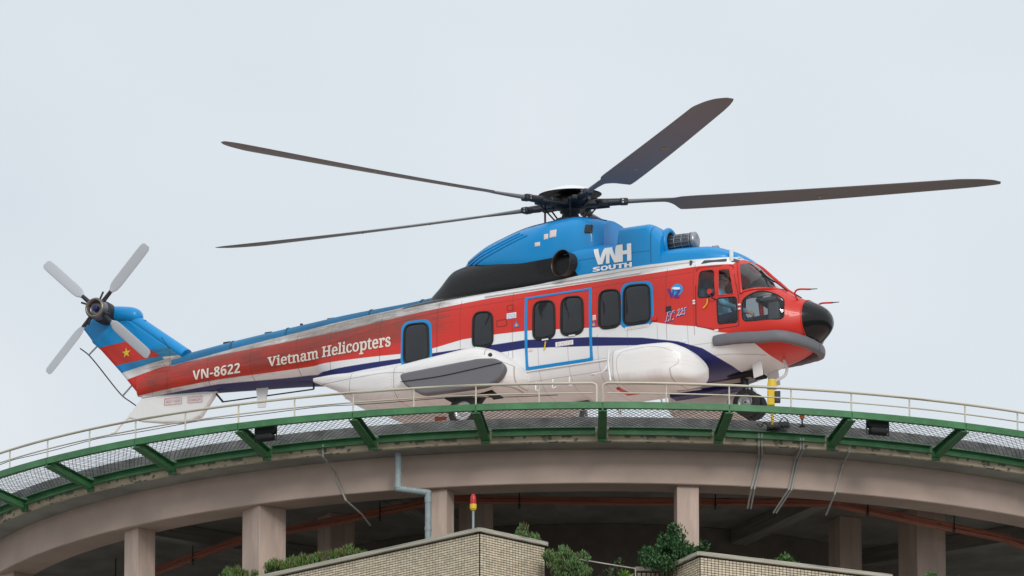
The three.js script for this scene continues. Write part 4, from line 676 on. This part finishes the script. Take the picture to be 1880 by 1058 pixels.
for (const sg of [1, -1]) {
  wheel(-1.55, .22, sg * 1.5, .32, .22, sg);
  H('main_strut', merge([bar([-1.55, .16, sg * 1.36], [-1.2, .62, sg * 1.3], .06, .07, 12), bar([-1.5, .2, sg * 1.34], [-1.7, .7, sg * 1.3], .035, .04, 10), bar([-1.55, .16, sg * 1.3], [-1.55, .16, sg * 1.5], .05)]), M.dark);
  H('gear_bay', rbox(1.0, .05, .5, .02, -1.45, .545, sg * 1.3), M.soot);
}
// belly fittings
H('belly_panel', rbox(1.5, .03, .5, .01, 1.9, .545, .3), M.red); H('belly_panel', rbox(1.6, .025, .22, .01, 2.9, .545, -.05), std([.3, .27, .25], .6));
H('keel_fairing', rbox(1.5, .09, .3, .03, 2.6, .53, -.45), M.navy);
H('cargo_hook', merge([rbox(.3, .1, .2, .03, .2, .52, 0), bar([.2, .5, 0], [.2, .4, 0], .03)]), M.dark);
H('belly_antenna', tube([[4.36, .80, 0], [4.42, .6, 0], [4.38, .5, 0], [4.2, .42, 0]], .03, 8), M.white);
H('belly_aerial', rbox(.25, .12, .03, .012, -2.8, .66, 0), std([.45, .12, .06], .6));
H('roof_antenna', merge([rbox(.07, .2, .06, .02, 3.66, 2.78, .72), rbox(.06, .12, .05, .015, 3.70, 2.66, .8)]), M.white);
// cockpit interior
H('cockpit_floor', rbox(1.45, .04, 1.5, .01, 3.7, 1.12, 0), M.interior);
H('bulkhead', rbox(.04, 1.9, 1.9, .01, 2.92, 1.75, 0), M.interior);
H('instrument_panel', merge([rbox(.25, .5, 1.2, .06, 4.42, 1.55, -.02), rbox(.42, .08, 1.3, .04, 4.30, 1.83, 0), rbox(.9, .62, .4, .04, 4.05, 1.38, -.05), rbox(.9, .7, .05, .02, 4.05, 1.45, -.72)]), M.interior);
H('headliner', rbox(.78, .03, 1.25, .01, 3.4, 2.72, 0), std([.75, .74, .7], .9)); H('headliner', rbox(.75, .34, .03, .01, 3.38, 2.55, -.86).rotateX(.0), std([.7, .69, .65], .9));
for (const s of [.45, -.45]) { const st = H('pilot_seat', merge([rbox(.48, .12, .48, .05, 3.25, 1.42, s), rbox(.14, .75, .46, .06, 2.99, 1.85, s).rotateZ(0), rbox(.42, .3, .36, .03, 3.25, 1.24, s)]), M.seat); mesh('headrest', rbox(.09, .2, .26, .04, 3.02, 2.32, s), M.seat, st); mesh('cyclic_stick', tube([[3.95, 1.1, s], [3.92, 1.35, s + .02], [3.98, 1.62, s + .02]], .016, 6), M.dark, st); }

// pilot: one continuous body from a smooth union of tapered bones
{
  const g = group('person'); g.position.copy(heli.position); g.quaternion.copy(heli.quaternion);
  tag(g, 'person in light blue shirt and headset seated at the starboard cockpit window', 'person');
  const z = .45, bones = [ // [a, ra, b, rb, material]
    [[3.2, 1.56, z], .15, [3.24, 1.78, z], .145, 0], [[3.24, 1.78, z], .145, [3.27, 2.03, z], .165, 0], [[3.27, 2.12, z - .14], .085, [3.27, 2.12, z + .14], .085, 0], [[3.29, 2.15, z], .065, [3.33, 2.29, z], .058, 1],
    [[3.34, 2.40, z], .098, [3.345, 2.44, z], .1, 1], [[3.38, 2.34, z], .062, [3.40, 2.33, z], .055, 1], [[3.43, 2.40, z], .03, [3.455, 2.375, z], .016, 1],
    [[3.28, 2.1, z + .19], .07, [3.45, 1.86, z + .26], .055, 0], [[3.45, 1.86, z + .26], .052, [3.84, 1.68, z + .12], .04, 0], [[3.84, 1.68, z + .12], .034, [3.90, 1.645, z + .1], .032, 1],
    [[3.28, 2.1, z - .19], .07, [3.32, 1.82, z - .27], .055, 0], [[3.32, 1.82, z - .27], .052, [3.55, 1.62, z - .26], .038, 0], [[3.55, 1.62, z - .26], .033, [3.6, 1.58, z - .26], .03, 1],
    [[3.22, 1.56, z + .1], .1, [3.68, 1.62, z + .14], .078, 2], [[3.68, 1.62, z + .14], .072, [4.0, 1.24, z + .12], .05, 2], [[4.0, 1.2, z + .12], .045, [4.16, 1.16, z + .12], .04, 3],
    [[3.22, 1.56, z - .1], .1, [3.68, 1.62, z - .14], .078, 2], [[3.68, 1.62, z - .14], .072, [4.0, 1.24, z - .12], .05, 2], [[4.0, 1.2, z - .12], .045, [4.16, 1.16, z - .12], .04, 3]];
  for (let k = 0; k < 4; k++) { const dz = (k - 1.5) * .021; bones.push([[3.93, 1.655 - .008 * k, z + .1 + dz * .3], .013, [3.985, 1.64 - .022 * k, z + .085], .011, 1, 1], [[3.985, 1.64 - .022 * k, z + .085], .011, [3.985, 1.635 - .022 * k, z + .03], .009, 1, 1]); bones.push([[3.61, 1.59, z - .26 + dz], .012, [3.66, 1.575, z - .26 + dz], .011, 1, 1], [[3.66, 1.575, z - .26 + dz], .01, [3.665, 1.53, z - .26 + dz], .009, 1, 1]); }
  bones.push([[3.90, 1.66, z + .07], .015, [3.96, 1.675, z + .045], .011, 1, 1], [[3.59, 1.59, z - .22], .014, [3.63, 1.56, z - .2], .011, 1, 1]);
  const cols = [[.13, .36, .50], [.42, .24, .17], [.02, .03, .07], [.01, .01, .01]];
  const pre = bones.map(([a, ra, b, rb, m, fine]) => { const A = V(...a), B = V(...b), D = B.clone().sub(A); return { A, D, L: D.lengthSq(), ra, rb, m, fine }; });
  const dist = (p, b) => { const t = THREE.MathUtils.clamp(V(0, 0, 0).subVectors(p, b.A).dot(b.D) / b.L, 0, 1); return p.distanceTo(b.A.clone().addScaledVector(b.D, t)) - (b.ra + (b.rb - b.ra) * t); };
  const N = 96, lo = V(3.0, 1.05, -.1), sz = 1.56, field = new Float32Array(N * N * N), mc = new MarchingCubes(N, M.red, false, false, 400000);
  const px = V(0, 0, 0), C = V(3.55, 1.8, .45), hs = sz / 2;
  const P = (i, j, k) => px.set(C.x + ((i - N / 2) / (N / 2)) * hs, C.y + ((j - N / 2) / (N / 2)) * hs, C.z + ((k - N / 2) / (N / 2)) * hs);
  mc.isolation = 0; mc.field.fill(-1);
  for (const b of pre) b.box = [Math.min(b.A.x, b.A.x + b.D.x) - b.ra - .09, Math.max(b.A.x, b.A.x + b.D.x) + b.ra + .09, Math.min(b.A.y, b.A.y + b.D.y) - b.ra - .09, Math.max(b.A.y, b.A.y + b.D.y) + b.ra + .09, Math.min(b.A.z, b.A.z + b.D.z) - b.ra - .09, Math.max(b.A.z, b.A.z + b.D.z) + b.ra + .09];
  for (let k = 0; k < N; k++) for (let j = 0; j < N; j++) for (let i = 0; i < N; i++) {
    P(i, j, k); let d = 1;
    for (const b of pre) { const q = b.box; if (px.x < q[0] || px.x > q[1] || px.y < q[2] || px.y > q[3] || px.z < q[4] || px.z > q[5]) continue; const e = dist(px, b), kk = b.fine ? .012 : .05, h = Math.max(0, Math.min(1, .5 + .5 * (d - e) / kk)); d = d * (1 - h) + e * h - kk * h * (1 - h); }
    mc.field[i + j * N + k * N * N] = -d;
  }
  mc.update();
  const n = mc.count, pos = new Float32Array(n * 3), col = new Float32Array(n * 3), p = V(0, 0, 0);
  for (let i = 0; i < n; i++) {
    p.set(C.x + mc.positionArray[i * 3] * hs, C.y + mc.positionArray[i * 3 + 1] * hs, C.z + mc.positionArray[i * 3 + 2] * hs); pos.set([p.x, p.y, p.z], i * 3);
    let best = 9, m = 0; for (const b of pre) { const e = dist(p, b); if (e < best) { best = e; m = b.m; } }
    let c = cols[m]; if (m === 1 && p.y > 2.36 && (p.y > 2.475 || p.x < 3.345)) c = [.012, .01, .008];
    col.set(c, i * 3);
  }
  const bg = new THREE.BufferGeometry(); bg.setAttribute('position', new THREE.BufferAttribute(pos, 3)); bg.setAttribute('color', new THREE.BufferAttribute(col, 3)); bg.computeVertexNormals();
  mesh('body', bg, std([1, 1, 1], .75, { vertexColors: true }), g);
  mesh('headset', merge([new THREE.TorusGeometry(.115, .012, 8, 24, Math.PI).rotateY(Math.PI / 2).translate(3.34, 2.43, z), rbox(.07, .09, .035, .015, 3.34, 2.41, z + .108), rbox(.07, .09, .035, .015, 3.34, 2.41, z - .108), tube([[3.36, 2.37, z + .12], [3.43, 2.34, z + .1], [3.46, 2.335, z + .04]], .006, 5)]), M.black, g);
  mesh('sunglasses', merge([rbox(.02, .038, .06, .008, 3.437, 2.425, z + .036), rbox(.02, .038, .06, .008, 3.437, 2.425, z - .036), bar([3.43, 2.43, z + .068], [3.35, 2.43, z + .1], .005), bar([3.44, 2.43, z - .02], [3.44, 2.43, z + .02], .005)]), M.black, g);
}

renderer.render(scene, camera);
